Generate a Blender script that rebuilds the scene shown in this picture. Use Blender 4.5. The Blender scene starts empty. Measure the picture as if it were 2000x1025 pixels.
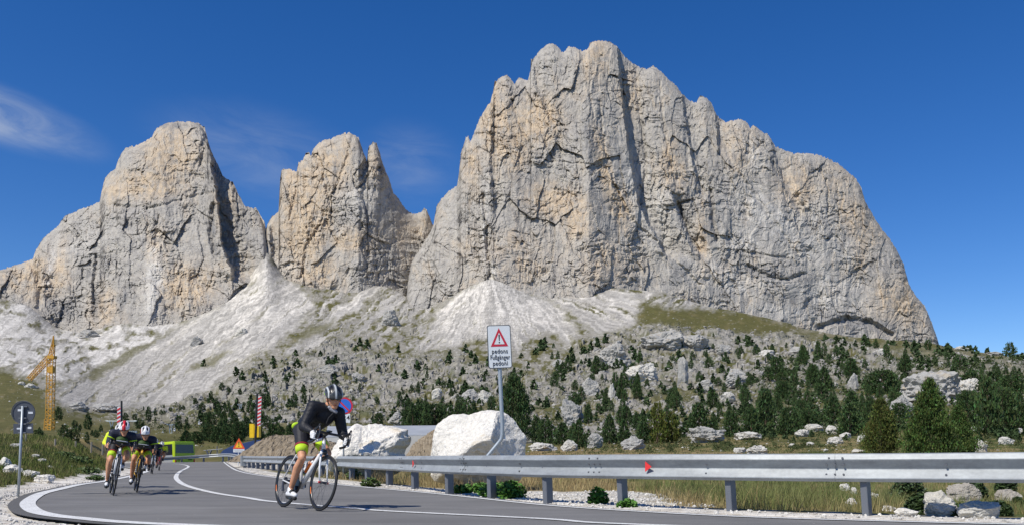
import bpy, bmesh, math, random
import numpy as np
from mathutils import Vector, Matrix, Quaternion
# ------------------------------------------------------------------ camera, sky, sun, exposure
scene = bpy.context.scene
F = 1700.0; CX = 1000.0; HY = 888.0; CAMZ = 0.66      # focal length, principal column and horizon row, eye height
cam_d = bpy.data.cameras.new('camera'); cam = bpy.data.objects.new('camera', cam_d)
scene.collection.objects.link(cam); scene.camera = cam
cam.location = (0, 0, CAMZ); cam.rotation_euler = (math.radians(90), 0, 0)
cam_d.sensor_width = 36; cam_d.lens = F / 2000 * 36; cam_d.shift_y = (HY - 512.5) / 2000
cam_d.clip_start = 0.1; cam_d.clip_end = 20000
scene.render.resolution_x = 1024; scene.render.resolution_y = 524
scene.render.engine = 'CYCLES'
scene.view_settings.view_transform = 'Standard'; scene.view_settings.look = 'None'
scene.view_settings.gamma = 1; scene.view_settings.exposure = 0.0
LV = Vector((0.60, 0.56, -1.0)).normalized()           # direction the sunlight travels
SUN_EL = math.asin(-LV.z); SUN_AZ = math.atan2(-LV.x, -LV.y)
sun_d = bpy.data.lights.new('sun', 'SUN'); sun_d.energy = 4.8; sun_d.angle = math.radians(0.5)
sun_d.color = (1.0, 0.95, 0.86)
sun = bpy.data.objects.new('sun', sun_d); scene.collection.objects.link(sun)
sun.rotation_euler = LV.to_track_quat('-Z', 'Y').to_euler()
world = bpy.data.worlds.new('World'); scene.world = world; world.use_nodes = True
def build_world():
    nt = world.node_tree; nt.nodes.clear(); N = nt.nodes.new; L = nt.links.new
    out = N('ShaderNodeOutputWorld'); bg = N('ShaderNodeBackground'); sky = N('ShaderNodeTexSky')
    sky.sky_type = 'NISHITA'; sky.sun_disc = False; sky.sun_elevation = SUN_EL; sky.sun_rotation = SUN_AZ
    sky.altitude = 2200; sky.air_density = 1.0; sky.dust_density = 0.6; sky.ozone_density = 2.5
    # deepen the blue of the high mountain air
    hs = N('ShaderNodeHueSaturation'); hs.inputs['Hue'].default_value = SKY_H; hs.inputs['Saturation'].default_value = SKY_S; hs.inputs['Value'].default_value = SKY_V
    L(sky.outputs[0], hs.inputs['Color'])
    # thin cirrus on the left
    tc = N('ShaderNodeTexCoord')
    sep = N('ShaderNodeSeparateXYZ'); L(tc.outputs['Generated'], sep.inputs[0])
    def m(op, a, b=None, c=None, clamp=False):
        n = N('ShaderNodeMath'); n.operation = op; n.use_clamp = clamp
        for i, v in enumerate((a, b, c)):
            if v is None: continue
            if isinstance(v, (int, float)): n.inputs[i].default_value = v
            else: L(v, n.inputs[i])
        return n.outputs[0]
    u = m('DIVIDE', sep.outputs[0], m('MAXIMUM', sep.outputs[1], 0.05)); v = m('DIVIDE', sep.outputs[2], m('MAXIMUM', sep.outputs[1], 0.05))
    # streak coordinates: along, across
    def cloud(u0, v0, ang, la, lc, amp, scale):
        ca, sa = math.cos(ang), math.sin(ang)
        du = m('SUBTRACT', u, u0); dv = m('SUBTRACT', v, v0)
        al = m('ADD', m('MULTIPLY', du, ca), m('MULTIPLY', dv, sa)); ac = m('SUBTRACT', m('MULTIPLY', dv, ca), m('MULTIPLY', du, sa))
        r = m('ADD', m('POWER', m('ABSOLUTE', m('DIVIDE', al, la)), 2), m('POWER', m('ABSOLUTE', m('DIVIDE', ac, lc)), 2))
        msk = m('SUBTRACT', 1, r, clamp=True)
        cb = N('ShaderNodeCombineXYZ'); L(m('MULTIPLY', al, scale), cb.inputs[0]); L(m('MULTIPLY', ac, scale * 3.2), cb.inputs[1])
        nz = N('ShaderNodeTexNoise'); nz.inputs['Scale'].default_value = 1; nz.inputs['Detail'].default_value = 7; nz.inputs['Roughness'].default_value = 0.6
        nz.inputs['Distortion'].default_value = 0.6
        L(cb.outputs[0], nz.inputs['Vector'])
        nn = m('MULTIPLY', m('SUBTRACT', nz.outputs[0], 0.28, clamp=True), 2.0)
        return m('MULTIPLY', m('MULTIPLY', m('POWER', msk, 2.2), nn), amp)
    c = cloud(-0.62, 0.40, -0.33, 0.19, 0.042, 0.95, 9)
    c = m('ADD', c, cloud(-0.29, 0.345, -0.25, 0.17, 0.07, 0.24, 9))
    c = m('ADD', c, cloud(-0.12, 0.335, -0.1, 0.08, 0.06, 0.22, 12))
    c = m('MINIMUM', c, 0.85)
    mx = N('ShaderNodeMix'); mx.data_type = 'RGBA'; L(c, mx.inputs[0]); L(hs.outputs[0], mx.inputs[6]); mx.inputs[7].default_value = (7.2, 7.8, 8.4, 1)
    L(mx.outputs[2], bg.inputs[0]); bg.inputs[1].default_value = 0.085; L(bg.outputs[0], out.inputs[0])
SKY_H, SKY_S, SKY_V = 0.511, 1.35, 1.50
build_world()

# ------------------------------------------------------------------ helpers
rnd = random.Random(7)
C = scene.collection
def at(px, py, Y): return Vector(((px - CX) / F * Y, Y, CAMZ + (HY - py) / F * Y))
def tag(o, label=None, cat=None, group=None, kind=None):
    if label: o['label'] = label
    if cat: o['category'] = cat
    if group: o['group'] = group
    if kind: o['kind'] = kind
    return o
def thing(name, label, cat, loc=(0, 0, 0), rot=(0, 0, 0), group=None):
    o = bpy.data.objects.new(name, None); C.objects.link(o); o.empty_display_size = 0.2
    o.location = loc; o.rotation_euler = rot
    return tag(o, label, cat, group)
class MB:
    def __init__(s): s.v = []; s.f = []
    def add(s, vs, fs):
        n = len(s.v); s.v += [tuple(p) for p in vs]; s.f += [tuple(i + n for i in q) for q in fs]; return s
    def box(s, c, d, rz=0, M=None):
        hx, hy, hz = d[0] / 2, d[1] / 2, d[2] / 2
        vs = [Vector((x, y, z)) for x in (-hx, hx) for y in (-hy, hy) for z in (-hz, hz)]
        R = M if M else Matrix.Rotation(rz, 3, 'Z')
        vs = [R @ p + Vector(c) for p in vs]
        return s.add(vs, [(0, 1, 3, 2), (4, 6, 7, 5), (0, 4, 5, 1), (2, 3, 7, 6), (0, 2, 6, 4), (1, 5, 7, 3)])
    def tube(s, path, r, n=8, caps=True, closed=False):
        path = [Vector(p) for p in path]; k = len(path)
        rs = r if isinstance(r, (list, tuple)) else [r] * k
        vs = []; up = None
        for i, p in enumerate(path):
            if closed: t = path[(i + 1) % k] - path[i - 1]
            else: t = path[min(i + 1, k - 1)] - path[max(i - 1, 0)]
            t.normalize()
            if up is None: up = Vector((0, 0, 1)) if abs(t.z) < .9 else Vector((1, 0, 0))
            a = t.cross(up)
            if a.length < 1e-5: a = t.orthogonal()
            a.normalize(); b = a.cross(t).normalized(); up = b
            for j in range(n):
                th = 2 * math.pi * j / n
                vs.append(p + (a * math.cos(th) + b * math.sin(th)) * rs[i])
        fs = []
        for i in range(k if closed else k - 1):
            for j in range(n):
                i2 = (i + 1) % k
                fs.append((i * n + j, i * n + (j + 1) % n, i2 * n + (j + 1) % n, i2 * n + j))
        if caps and not closed:
            fs.append(tuple(range(n))[::-1]); fs.append(tuple((k - 1) * n + j for j in range(n)))
        return s.add(vs, fs)
    def capsule(s, p0, p1, r0, r1, n=14, e=4):
        p0 = Vector(p0); p1 = Vector(p1); d = p1 - p0; L = d.length
        if L < 1e-6: d = Vector((0, 0, 1)); L = 1e-6
        t = d.normalized(); path = []; rs = []
        for i in range(e + 1):
            a = math.pi / 2 * (1 - i / e) if i else math.pi / 2 * .985
            path.append(p0 - t * r0 * math.sin(a)); rs.append(r0 * math.cos(a))
        for i in range(e + 1):
            a = math.pi / 2 * i / e if i < e else math.pi / 2 * .985
            path.append(p1 + t * r1 * math.sin(a)); rs.append(r1 * math.cos(a))
        a = t.orthogonal().normalized(); b = t.cross(a); vs = []
        for p, r in zip(path, rs):
            for j in range(n):
                th = 2 * math.pi * j / n; vs.append(p + (a * math.cos(th) + b * math.sin(th)) * r)
        k = len(path); fs = [(i * n + j, i * n + (j + 1) % n, (i + 1) * n + (j + 1) % n, (i + 1) * n + j) for i in range(k - 1) for j in range(n)]
        fs.append(tuple(range(n))[::-1]); fs.append(tuple((k - 1) * n + j for j in range(n)))
        return s.add(vs, fs)
    def ell(s, c, d, M=None, n=16, m=10):
        c = Vector(c); vs = []; fs = []
        R = M if M else Matrix.Identity(3)
        for i in range(m + 1):
            ph = math.pi * min(max(i / m, .004), .996)
            for j in range(n):
                th = 2 * math.pi * j / n
                vs.append(c + R @ Vector((d[0] * math.sin(ph) * math.cos(th), d[1] * math.sin(ph) * math.sin(th), d[2] * math.cos(ph))))
        for i in range(m):
            for j in range(n): fs.append((i * n + j, (i + 1) * n + j, (i + 1) * n + (j + 1) % n, i * n + (j + 1) % n))
        fs.append(tuple(range(n))); fs.append(tuple(m * n + j for j in range(n))[::-1])
        return s.add(vs, fs)
    def prism(s, pts, off):            # planar polygon pts (3d) extruded by vector off
        off = Vector(off); pts = [Vector(p) for p in pts]; n = len(pts)
        fs = [tuple(range(n))[::-1], tuple(range(n, 2 * n))] + [(i, (i + 1) % n, n + (i + 1) % n, n + i) for i in range(n)]
        return s.add(pts + [p + off for p in pts], fs)
    def build(s, name, mat, parent=None, smooth=False, mods=None):
        me = bpy.data.meshes.new(name); me.from_pydata(s.v, [], s.f); me.update()
        bm = bmesh.new(); bm.from_mesh(me); bmesh.ops.recalc_face_normals(bm, faces=bm.faces); bm.to_mesh(me); bm.free()
        if smooth: me.polygons.foreach_set('use_smooth', [True] * len(me.polygons))
        me.materials.append(mat)
        o = bpy.data.objects.new(name, me); C.objects.link(o)
        if parent: o.parent = parent
        return o
def np_mesh(name, V, Fq, mat, col=None, parent=None, smooth=False, extra=None):
    """fast mesh from numpy: V (n,3), Fq (m,3|4)"""
    V = np.asarray(V, np.float32); Fq = np.asarray(Fq, np.int32); k = Fq.shape[1]
    me = bpy.data.meshes.new(name); me.vertices.add(len(V)); me.vertices.foreach_set('co', V.ravel())
    me.loops.add(Fq.size); me.loops.foreach_set('vertex_index', Fq.ravel())
    me.polygons.add(len(Fq)); me.polygons.foreach_set('loop_start', np.arange(0, Fq.size, k, dtype=np.int32))
    me.polygons.foreach_set('loop_total', np.full(len(Fq), k, np.int32))
    me.polygons.foreach_set('use_smooth', np.full(len(Fq), smooth))
    if col is not None:
        a = me.color_attributes.new('Col', 'FLOAT_COLOR', 'POINT')
        c4 = np.ones((len(V), 4), np.float32); c4[:, :3] = col; a.data.foreach_set('color', c4.ravel())
    me.update(calc_edges=True); me.validate(); me.materials.append(mat)
    o = bpy.data.objects.new(name, me); C.objects.link(o)
    if parent: o.parent = parent
    return o
def grid_faces(nr, nc):
    i = np.arange((nr - 1) * nc).reshape(nr - 1, nc)[:, :-1].ravel()
    return np.stack([i, i + 1, i + nc + 1, i + nc], 1)

# noise ------------------------------------------------------------
def hsh(ix, iy, seed):
    h = (ix.astype(np.int64) * 374761393 + iy.astype(np.int64) * 668265263 + seed * 1274126177) & 0xffffffff
    h = ((h ^ (h >> 13)) * 1274126177) & 0xffffffff
    h = ((h ^ (h >> 16)) * 2246822519) & 0xffffffff
    return ((h ^ (h >> 15)) & 0xffffff) / float(0x1000000)
def perlin(x, y, seed=0):
    x0 = np.floor(x); y0 = np.floor(y); fx = x - x0; fy = y - y0
    u = fx * fx * fx * (fx * (fx * 6 - 15) + 10); v = fy * fy * fy * (fy * (fy * 6 - 15) + 10)
    def g(ix, iy, dx, dy):
        a = hsh(ix, iy, seed) * 2 * np.pi; return np.cos(a) * dx + np.sin(a) * dy
    a = g(x0, y0, fx, fy); b = g(x0 + 1, y0, fx - 1, fy); c = g(x0, y0 + 1, fx, fy - 1); d = g(x0 + 1, y0 + 1, fx - 1, fy - 1)
    return ((a * (1 - u) + b * u) * (1 - v) + (c * (1 - u) + d * u) * v) * 1.5
def fbm(x, y, o=4, seed=0, g=.5):
    s = 0; a = 1; t = 0
    for k in range(o): s = s + a * perlin(x * 2**k, y * 2**k, seed + k * 17); t += a; a *= g
    return s / t
def ridged(x, y, o=4, seed=0, g=.5):
    s = 0; a = 1; t = 0
    for k in range(o): s = s + a * (1 - 2 * np.abs(perlin(x * 2**k, y * 2**k, seed + k * 17))); t += a; a *= g
    return s / t
def facets(x, y, seed=0, tilt=1.0):
    """cells that each carry their own offset and tilt: angular rock slabs; returns height, edge closeness"""
    x0 = np.floor(x); y0 = np.floor(y); best = np.full(x.shape, 9.); sec = np.full(x.shape, 9.); val = np.zeros(x.shape)
    for i in (-1, 0, 1):
        for j in (-1, 0, 1):
            cx = x0 + i; cy = y0 + j
            px = cx + hsh(cx, cy, seed); py = cy + hsh(cx, cy, seed + 1); dx = x - px; dy = y - py
            d = dx * dx + dy * dy
            v = (hsh(cx, cy, seed + 2) - .5) + tilt * ((hsh(cx, cy, seed + 3) - .5) * dx + (hsh(cx, cy, seed + 4) - .5) * dy) * 2
            m = d < best; sec = np.where(m, best, np.minimum(sec, d)); val = np.where(m, v, val); best = np.where(m, d, best)
    return val, np.sqrt(sec) - np.sqrt(best)
def sstep(a, b, x):
    t = np.clip((x - a) / (b - a), 0, 1); return t * t * (3 - 2 * t)
def pline_dist(X, Y, pts):
    d = np.full(X.shape, 1e9)
    for (ax, ay), (bx, by) in zip(pts[:-1], pts[1:]):
        ex, ey = bx - ax, by - ay; t = np.clip(((X - ax) * ex + (Y - ay) * ey) / (ex * ex + ey * ey + 1e-12), 0, 1)
        d = np.minimum(d, np.hypot(X - ax - t * ex, Y - ay - t * ey))
    return d
def inpoly(X, Y, pts):
    r = np.zeros(X.shape, bool); n = len(pts)
    for i in range(n):
        x1, y1 = pts[i]; x2, y2 = pts[(i + 1) % n]
        if y1 == y2: continue
        c = ((y1 > Y) != (y2 > Y)) & (X < (x2 - x1) * (Y - y1) / (y2 - y1) + x1); r ^= c
    return r
def softpoly(X, Y, pts, w):
    m = inpoly(X, Y, pts); d = pline_dist(X, Y, list(pts) + [pts[0]])
    return np.clip(.5 + np.where(m, d, -d) / (2 * w), 0, 1)
def spline(pts, n=12):
    P = [Vector((*p, 0)) if len(p) == 2 else Vector(p) for p in pts]; out = []
    for i in range(len(P) - 1):
        p0, p1, p2, p3 = P[max(i - 1, 0)], P[i], P[i + 1], P[min(i + 2, len(P) - 1)]
        for k in range(n):
            t = k / n
            out.append(.5 * ((2 * p1) + (p2 - p0) * t + (2 * p0 - 5 * p1 + 4 * p2 - p3) * t * t + (3 * p1 - p0 - 3 * p2 + p3) * t ** 3))
    out.append(P[-1]); return out

# materials ---------------------------------------------------------
class NT:
    def __init__(s, name, rough=.8, spec=.3, metal=0):
        s.m = bpy.data.materials.new(name); s.m.use_nodes = True; s.t = s.m.node_tree
        s.b = s.t.nodes['Principled BSDF']; s.b.inputs['Roughness'].default_value = rough
        s.b.inputs['Specular IOR Level'].default_value = spec; s.b.inputs['Metallic'].default_value = metal
        s.tc = None
    def n(s, t, **kw):
        x = s.t.nodes.new(t)
        for k, v in kw.items(): setattr(x, k, v)
        return x
    def l(s, a, b): s.t.links.new(a, b)
    def coord(s, kind='Object', scale=(1, 1, 1), rot=(0, 0, 0)):
        tc = s.n('ShaderNodeTexCoord'); mp = s.n('ShaderNodeMapping'); mp.inputs['Scale'].default_value = scale; mp.inputs['Rotation'].default_value = rot
        s.l(tc.outputs[kind], mp.inputs[0]); return mp.outputs[0]
    def noise(s, scale, detail=4, rough=.55, vec=None, dist=0):
        x = s.n('ShaderNodeTexNoise'); x.inputs['Scale'].default_value = scale; x.inputs['Detail'].default_value = detail
        x.inputs['Roughness'].default_value = rough; x.inputs['Distortion'].default_value = dist
        s.l(vec if vec else s.coord(), x.inputs['Vector']); return x.outputs[0]
    def voro(s, scale, vec=None, feature='F1'):
        x = s.n('ShaderNodeTexVoronoi'); x.feature = feature; x.inputs['Scale'].default_value = scale
        s.l(vec if vec else s.coord(), x.inputs['Vector']); return x.outputs
    def ramp(s, fac, stops):
        x = s.n('ShaderNodeValToRGB'); e = x.color_ramp.elements
        while len(e) < len(stops): e.new(.5)
        for q, (p, c) in zip(e, stops): q.position = p; q.color = (*c, 1) if len(c) == 3 else c
        s.l(fac, x.inputs[0]); return x.outputs[0]
    def mix(s, fac, a, b, mode='MIX'):
        x = s.n('ShaderNodeMix', data_type='RGBA', blend_type=mode)
        for i, v in ((0, fac), (6, a), (7, b)):
            if isinstance(v, (int, float)): x.inputs[i].default_value = v
            elif isinstance(v, tuple): x.inputs[i].default_value = (*v, 1)
            else: s.l(v, x.inputs[i])
        return x.outputs[2]
    def attr(s, name='Col'):
        x = s.n('ShaderNodeAttribute'); x.attribute_name = name; return x.outputs[0]
    def base(s, c):
        if isinstance(c, tuple): s.b.inputs['Base Color'].default_value = (*c, 1)
        else: s.l(c, s.b.inputs['Base Color'])
        return s
    def bump(s, h, dist=.01, strength=1.0):
        x = s.n('ShaderNodeBump'); x.inputs['Distance'].default_value = dist; x.inputs['Strength'].default_value = strength
        s.l(h, x.inputs['Height']); s.l(x.outputs[0], s.b.inputs['Normal']); return s
_mc = {}
def paint(name, c, rough=.5, spec=.4, metal=0, var=.12, scale=6, bump=0):
    if name in _mc: return _mc[name]
    t = NT(name, rough, spec, metal); nz = t.noise(scale, 5)
    t.base(t.mix(nz, tuple(x * (1 - var) for x in c), tuple(min(1, x * (1 + var)) for x in c)))
    if bump: t.bump(t.noise(scale * 4, 4), bump)
    _mc[name] = t.m; return t.m
# ------------------------------------------------------------------ plan of the road
def pl(px, py): Y = F * CAMZ / (py - HY); return ((px - CX) / F * Y, Y)
right_line = [pl(*p) for p in [(436, 900.5), (448, 910), (472, 921), (546, 933), (661, 946), (855, 964), (1060, 985.6), (1290, 1001), (1520, 1011.5), (1990, 1024)]] + [(7.6, 7.5), (14, 6.2), (24, 4.6)]
centre_line = [pl(*p) for p in [(312, 904.5), (350, 905.8), (368, 910), (352, 920), (344, 930), (350, 940), (370, 950), (420, 962.5), (480, 971.5), (520, 978), (607, 986), (699, 993), (760, 998), (1060, 1013), (1240, 1024)]] + [(4.6, 6.9), (13, 4.6), (22, 2.6)]
left_line = [(-33, 66)] + [pl(*p) for p in [(268, 914), (286, 919), (255, 929), (206, 939), (156, 946), (120, 954), (83, 963), (62, 974), (54, 985), (68, 998), (100, 1006), (153, 1012), (278, 1022)]] + [(-1.6, 7.6), (1.5, 6.4), (6, 4.9), (12, 2.6), (20, .4)]
left_line[1] = (-19.5, 45)
def sm(p, n=10): return [(q.x, q.y) for q in spline(p, n)]
RL, CL, LL = sm(right_line), sm(centre_line), sm(left_line)
def offset(pl_, d):
    out = []
    for i, p in enumerate(pl_):
        a = pl_[max(i - 1, 0)]; b = pl_[min(i + 1, len(pl_) - 1)]
        tx, ty = b[0] - a[0], b[1] - a[1]; l = math.hypot(tx, ty) or 1
        out.append((p[0] - ty / l * d, p[1] + tx / l * d))
    return out
road_R = offset(RL, .22); road_L = offset(LL, -.23)
road_poly = road_L + road_R[::-1]
# ------------------------------------------------------------------ terrain table
PXC = [-800, -200, 0, 100, 200, 300, 400, 500, 650, 800, 960, 1080, 1150, 1300, 1500, 1700, 1832, 2000, 2400, 3200]
YR = [3, 10, 18, 27, 36, 50, 70, 100, 160, 250, 400, 600, 850]
ZN = [(0, 0, .2, .9, 1.5), (0, 0, .15, .8, 1.5), (0, 0, .1, .75, 1.42), (0, 0, .1, .7, 1.35), (0, 0, .05, .6, 1.0), (0, 0, 0, 0, .1), (0, 0, 0, 0, 0), (0,) * 5, (0,) * 5,
      (0, 0, -.05, -.1, 0), (0, 0, -.1, -.1, .1), (0, 0, -.1, -.05, .15), (0, 0, -.1, 0, .2), (0, 0, -.1, .05, .35), (0, 0, -.05, .15, .5), (0, 0, -.25, 0, .5), (0, -.05, -.4, 0, .5), (0, -.05, -.5, 0, .6), (0, 0, -.5, 0, .6), (0, 0, -.5, 0, .6)]
YS = [(850, 845, 840, 825, 800, 770, 735, 700), (852, 849, 844, 832, 812, 777, 738, 690), (852, 850, 846, 835, 815, 780, 740, 690), (856, 853, 850, 838, 820, 790, 750, 700), (868, 862, 857, 850, 835, 812, 775, 725),
      (898, 903, 908, 880, 856, 824, 787, 735), (910, 904, 909, 884, 860, 822, 778, 725), (906, 899, 893, 874, 848, 805, 755, 700), (895, 890, 886, 870, 842, 798, 747, 690), (893, 890, 885, 870, 842, 797, 744, 690),
      (888, 886, 880, 865, 835, 780, 727, 685), (888, 884, 876, 860, 825, 770, 720, 678), (886, 882, 873, 857, 820, 764, 714, 670), (884, 878, 868, 848, 806, 752, 704, 652), (880, 874, 862, 835, 792, 745, 706, 664),
      (878, 870, 858, 828, 784, 738, 705, 674), (877, 868, 853, 820, 777, 732, 698, 677), (875, 866, 848, 800, 759, 722, 707, 700), (870, 860, 840, 790, 752, 722, 712, 712), (868, 856, 836, 790, 752, 722, 712, 712)]
BASE = [(-800, 640), (-100, 585), (0, 582), (50, 592), (110, 640), (160, 650), (250, 628), (340, 632), (400, 612), (450, 582), (490, 540), (504, 516), (515, 488), (525, 487), (536, 514), (552, 537), (580, 552), (620, 563), (680, 568), (730, 556), (765, 562), (790, 575), (802, 590), (815, 600), (835, 602), (860, 591), (900, 567), (940, 549), (958, 542), (985, 552), (1020, 568), (1070, 579), (1130, 574), (1200, 562), (1300, 570), (1380, 598), (1450, 610), (1530, 627), (1560, 640), (1650, 656), (1750, 664), (1832, 671), (2000, 725), (3200, 760)]
YB = [(-800, 1400), (0, 1350), (450, 1350), (520, 1560), (600, 1420), (780, 1500), (830, 1370), (960, 1330), (1250, 1400), (1500, 1500), (1832, 1650), (3200, 1700)]
bx, by = np.array(BASE, float).T; ybx, yby = np.array(YB, float).T
def base_ys(px): return np.interp(px, bx, by)
_sx = np.arange(-1500, 3500, 4.0)
def _smooth(y, w):
    k = np.exp(-.5 * (np.arange(-4 * w, 4 * w + 1, 4) / w) ** 2); k /= k.sum(); n = len(k) // 2
    return np.convolve(np.pad(y, n, mode='edge'), k, 'valid')
_b1 = _smooth(base_ys(_sx), 8); _b2 = _smooth(base_ys(_sx), 48); 
_yb = _smooth(np.interp(_sx, ybx, yby), 40)
def Yb(px): return np.interp(px, _sx, _yb)
_Z = np.array([list(z) + [CAMZ + (HY - y) / F * Y for y, Y in zip(ys, YR[5:])] for z, ys in zip(ZN, YS)])   # (ncol, nrow)
def table_z(px, Y):
    px = np.asarray(px, float); Y = np.asarray(Y, float)
    ci = np.clip(np.searchsorted(PXC, px) - 1, 0, len(PXC) - 2); P = np.array(PXC, float)
    t = np.clip((px - P[ci]) / (P[ci + 1] - P[ci]), 0, 1); t = t * t * (3 - 2 * t) * .6 + t * .4
    R = np.array(YR, float); ri = np.clip(np.searchsorted(R, Y) - 1, 0, len(R) - 2)
    s = np.clip((Y - R[ri]) / (R[ri + 1] - R[ri]), 0, 1)
    z = (_Z[ci, ri] * (1 - t) + _Z[ci + 1, ri] * t) * (1 - s) + (_Z[ci, ri + 1] * (1 - t) + _Z[ci + 1, ri + 1] * t) * s
    # last stretch up to the foot of the walls, a concave talus curve
    z8 = _Z[ci, -1] * (1 - t) + _Z[ci + 1, -1] * t; yb = Yb(px); q = (Y - 850) / (yb - 850); qq = np.clip(q, 0, 1)
    bb = np.interp(px, _sx, _b2) * (1 - qq ** 3) + np.interp(px, _sx, _b1) * qq ** 3; zb = CAMZ + (HY - bb) / F * yb; far = z8 + (zb - z8) * (qq * .62 + qq ** 2 * .38)
    far = far + np.clip(q - 1, 0, 3) * np.where(px > 1840, -100, 25)
    return np.where(Y > 850, far, z)
# ---- grid
cols = np.concatenate([np.arange(-1400, -60, 26), np.arange(-60, 2064, 1.75), np.arange(2064, 3400, 26)]).astype(float)
rows = np.concatenate([np.exp(np.linspace(math.log(2.5), math.log(60), 210)), np.exp(np.linspace(math.log(60), math.log(850), 330))[1:], np.linspace(850, 2100, 150)[1:]])
GP, GY = np.meshgrid(cols, rows); GX = (GP - CX) / F * GY
GZ = table_z(GP, GY)
droad = np.full(GX.shape, 30.0); nm = GY < 130
dl = pline_dist(GX[nm], GY[nm], road_poly + [road_poly[0]]); ins = inpoly(GX[nm], GY[nm], road_poly)
droad[nm] = np.where(ins, -dl, dl)
YSg = HY - (GZ - CAMZ) * F / GY                                  # where each point shows in the photograph: used to lay out ground cover
wx = GP + 14 * fbm(GP / 45, YSg / 30, 3, 5) + 5 * fbm(GP / 9, YSg / 7, 2, 9); wy = YSg + 9 * fbm(GP / 40, YSg / 28, 3, 6) + 4 * fbm(GP / 8, YSg / 6, 2, 8)
far = sstep(250, 500, GY)
P_screeA = [(520, 470), (528, 515), (560, 548), (605, 575), (612, 600), (575, 640), (540, 672), (500, 700), (450, 735), (400, 765), (330, 790), (230, 800), (120, 795), (110, 755), (170, 735), (300, 660), (400, 612), (470, 565), (500, 520)]
P_up = [(-60, 600), (60, 590), (110, 640), (350, 628), (330, 650), (230, 715), (120, 745), (60, 735), (-60, 705)]
P_cone = [(958, 538), (1062, 580), (1100, 610), (1128, 650), (1112, 672), (1075, 645), (1035, 660), (1012, 690), (985, 655), (930, 660), (880, 680), (800, 690), (835, 650), (850, 610), (880, 585)]
P_stream = [(770, 505), (800, 495), (800, 520), (700, 600), (620, 660), (560, 695), (545, 690), (620, 635), (700, 570)]
P_mid = [(610, 560), (700, 565), (780, 510), (800, 590), (860, 600), (840, 660), (790, 690), (700, 660), (560, 700), (540, 690), (600, 640)]
P_c2 = [(1062, 575), (1200, 555), (1310, 568), (1400, 600), (1330, 600), (1250, 590), (1230, 640), (1160, 650), (1110, 610)]
P_meadL = [(-80, 712), (40, 722), (75, 760), (100, 800), (105, 870), (-80, 870)]
P_meadR = [(1270, 592), (1330, 603), (1400, 606), (1480, 618), (1565, 642), (1500, 654), (1400, 648), (1300, 640), (1240, 620)]
P_belt = [(1560, 640), (1840, 668), (2100, 690), (2100, 725), (1860, 700), (1700, 690), (1560, 668)]
def sp(P, w): return softpoly(wx, wy, P, w)
fm = GY > 200
scree = np.zeros(GX.shape); grass = np.zeros(GX.shape); rocky = np.zeros(GX.shape)
A = sp(P_screeA, 7); U = sp(P_up, 8); K = sp(P_cone, 6); S = sp(P_stream, 4); M_ = sp(P_mid, 8); C2 = sp(P_c2, 8)
# fall-line coordinates of the screes
th = np.arctan2(wx - 958, wy - 520); rr = np.hypot(wx - 958, wy - 520)
acA = (wx * .62 + wy * .785); alA = (-wx * .785 + wy * .62)
strA = fbm(acA / 11 + .6 * fbm(wx / 60, wy / 60, 2, 3), alA / 150, 4, 21, .6); strK = fbm(th * 17, rr / 160, 4, 22, .6)
stk = np.where((GP > 820) & (GP < 1260), strK, strA)
scree = np.clip(np.maximum.reduce([A * sstep(-.5, -.1, stk + .25 * (1 - sstep(0, .9, A))), U * sstep(-.35, .05, fbm(wx / 30, wy / 14, 4, 31)), K * sstep(-.38, .06, stk + .42 * (1 - sstep(560, 690, wy))), S * sstep(-.5, -.1, stk), M_ * sstep(-.05, .2, stk), C2 * sstep(-.15, .15, stk + .1)]), 0, 1)
gA = softpoly(wx, wy, [(165, 735), (215, 700), (290, 665), (345, 640), (300, 672), (220, 725), (180, 745)], 4) + softpoly(wx, wy, [(375, 715), (420, 690), (455, 680), (430, 705), (385, 725)], 4) + softpoly(wx, wy, [(555, 672), (600, 640), (660, 622), (640, 650), (590, 668)], 5)
gA = np.clip(gA, 0, 1) * .8; scree = scree * (1 - gA)
grass = np.clip(np.maximum.reduce([gA, sp(P_meadL, 8), sp(P_meadR, 6), sp(P_belt, 10) * .75, softpoly(wx, wy, [(1460, 742), (1540, 735), (1600, 790), (1560, 815), (1480, 800)], 8) * .9]), 0, 1)
rocky_zone = np.clip(np.maximum.reduce([softpoly(wx, wy, [(560, 700), (640, 665), (760, 700), (900, 700), (1050, 740), (1180, 650), (1330, 640), (1480, 655), (1650, 668), (1780, 700), (1600, 760), (1450, 790), (1480, 880), (1050, 885), (800, 850), (560, 850), (420, 830), (250, 815), (380, 780), (480, 720)], 12), .6 * softpoly(wx, wy, [(1600, 680), (2100, 700), (2100, 850), (1500, 850), (1500, 760)], 15)]), 0, 1) * sstep(110, 180, GY)
rocky = rocky_zone * (1 - scree)
# relief
hz = np.zeros(GX.shape)
wxm, wym = GX, GY
hum = fbm(GX / 38, GY / 38, 4, 41); hum2 = ridged(GP / 38, np.log(GY) * 6, 3, 43)
LY = np.log(GY); f1, e1 = facets(GP / 30 + .4 * hum, LY * 8, 51, .8); f2, e2 = facets(GP / 12, LY * 17, 55, .8)
rk_n = sstep(-.15, .3, fbm(GX / 26, GY / 60, 3, 61) + .25)
amp = GY / F
f6, e6 = facets(GP / 75 + .5 * hum, LY * 4.5, 57, .9)
hz += rocky * sstep(120, 300, GY) * amp * (9 * hum + 5 * hum2 + sstep(-.2, .4, f6) * 5 * sstep(200, 500, GY) + rk_n * (6 * f1 + 3.5 * f2))
hz += (1 - rocky) * sstep(60, 300, GY) * amp * (3.0 * hum) * (1 - .9 * scree)
hz += amp * far * scree * (-.9 * np.abs(stk)) + amp * far * (1 - scree) * (1 - grass) * 2.0 * f1
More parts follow.
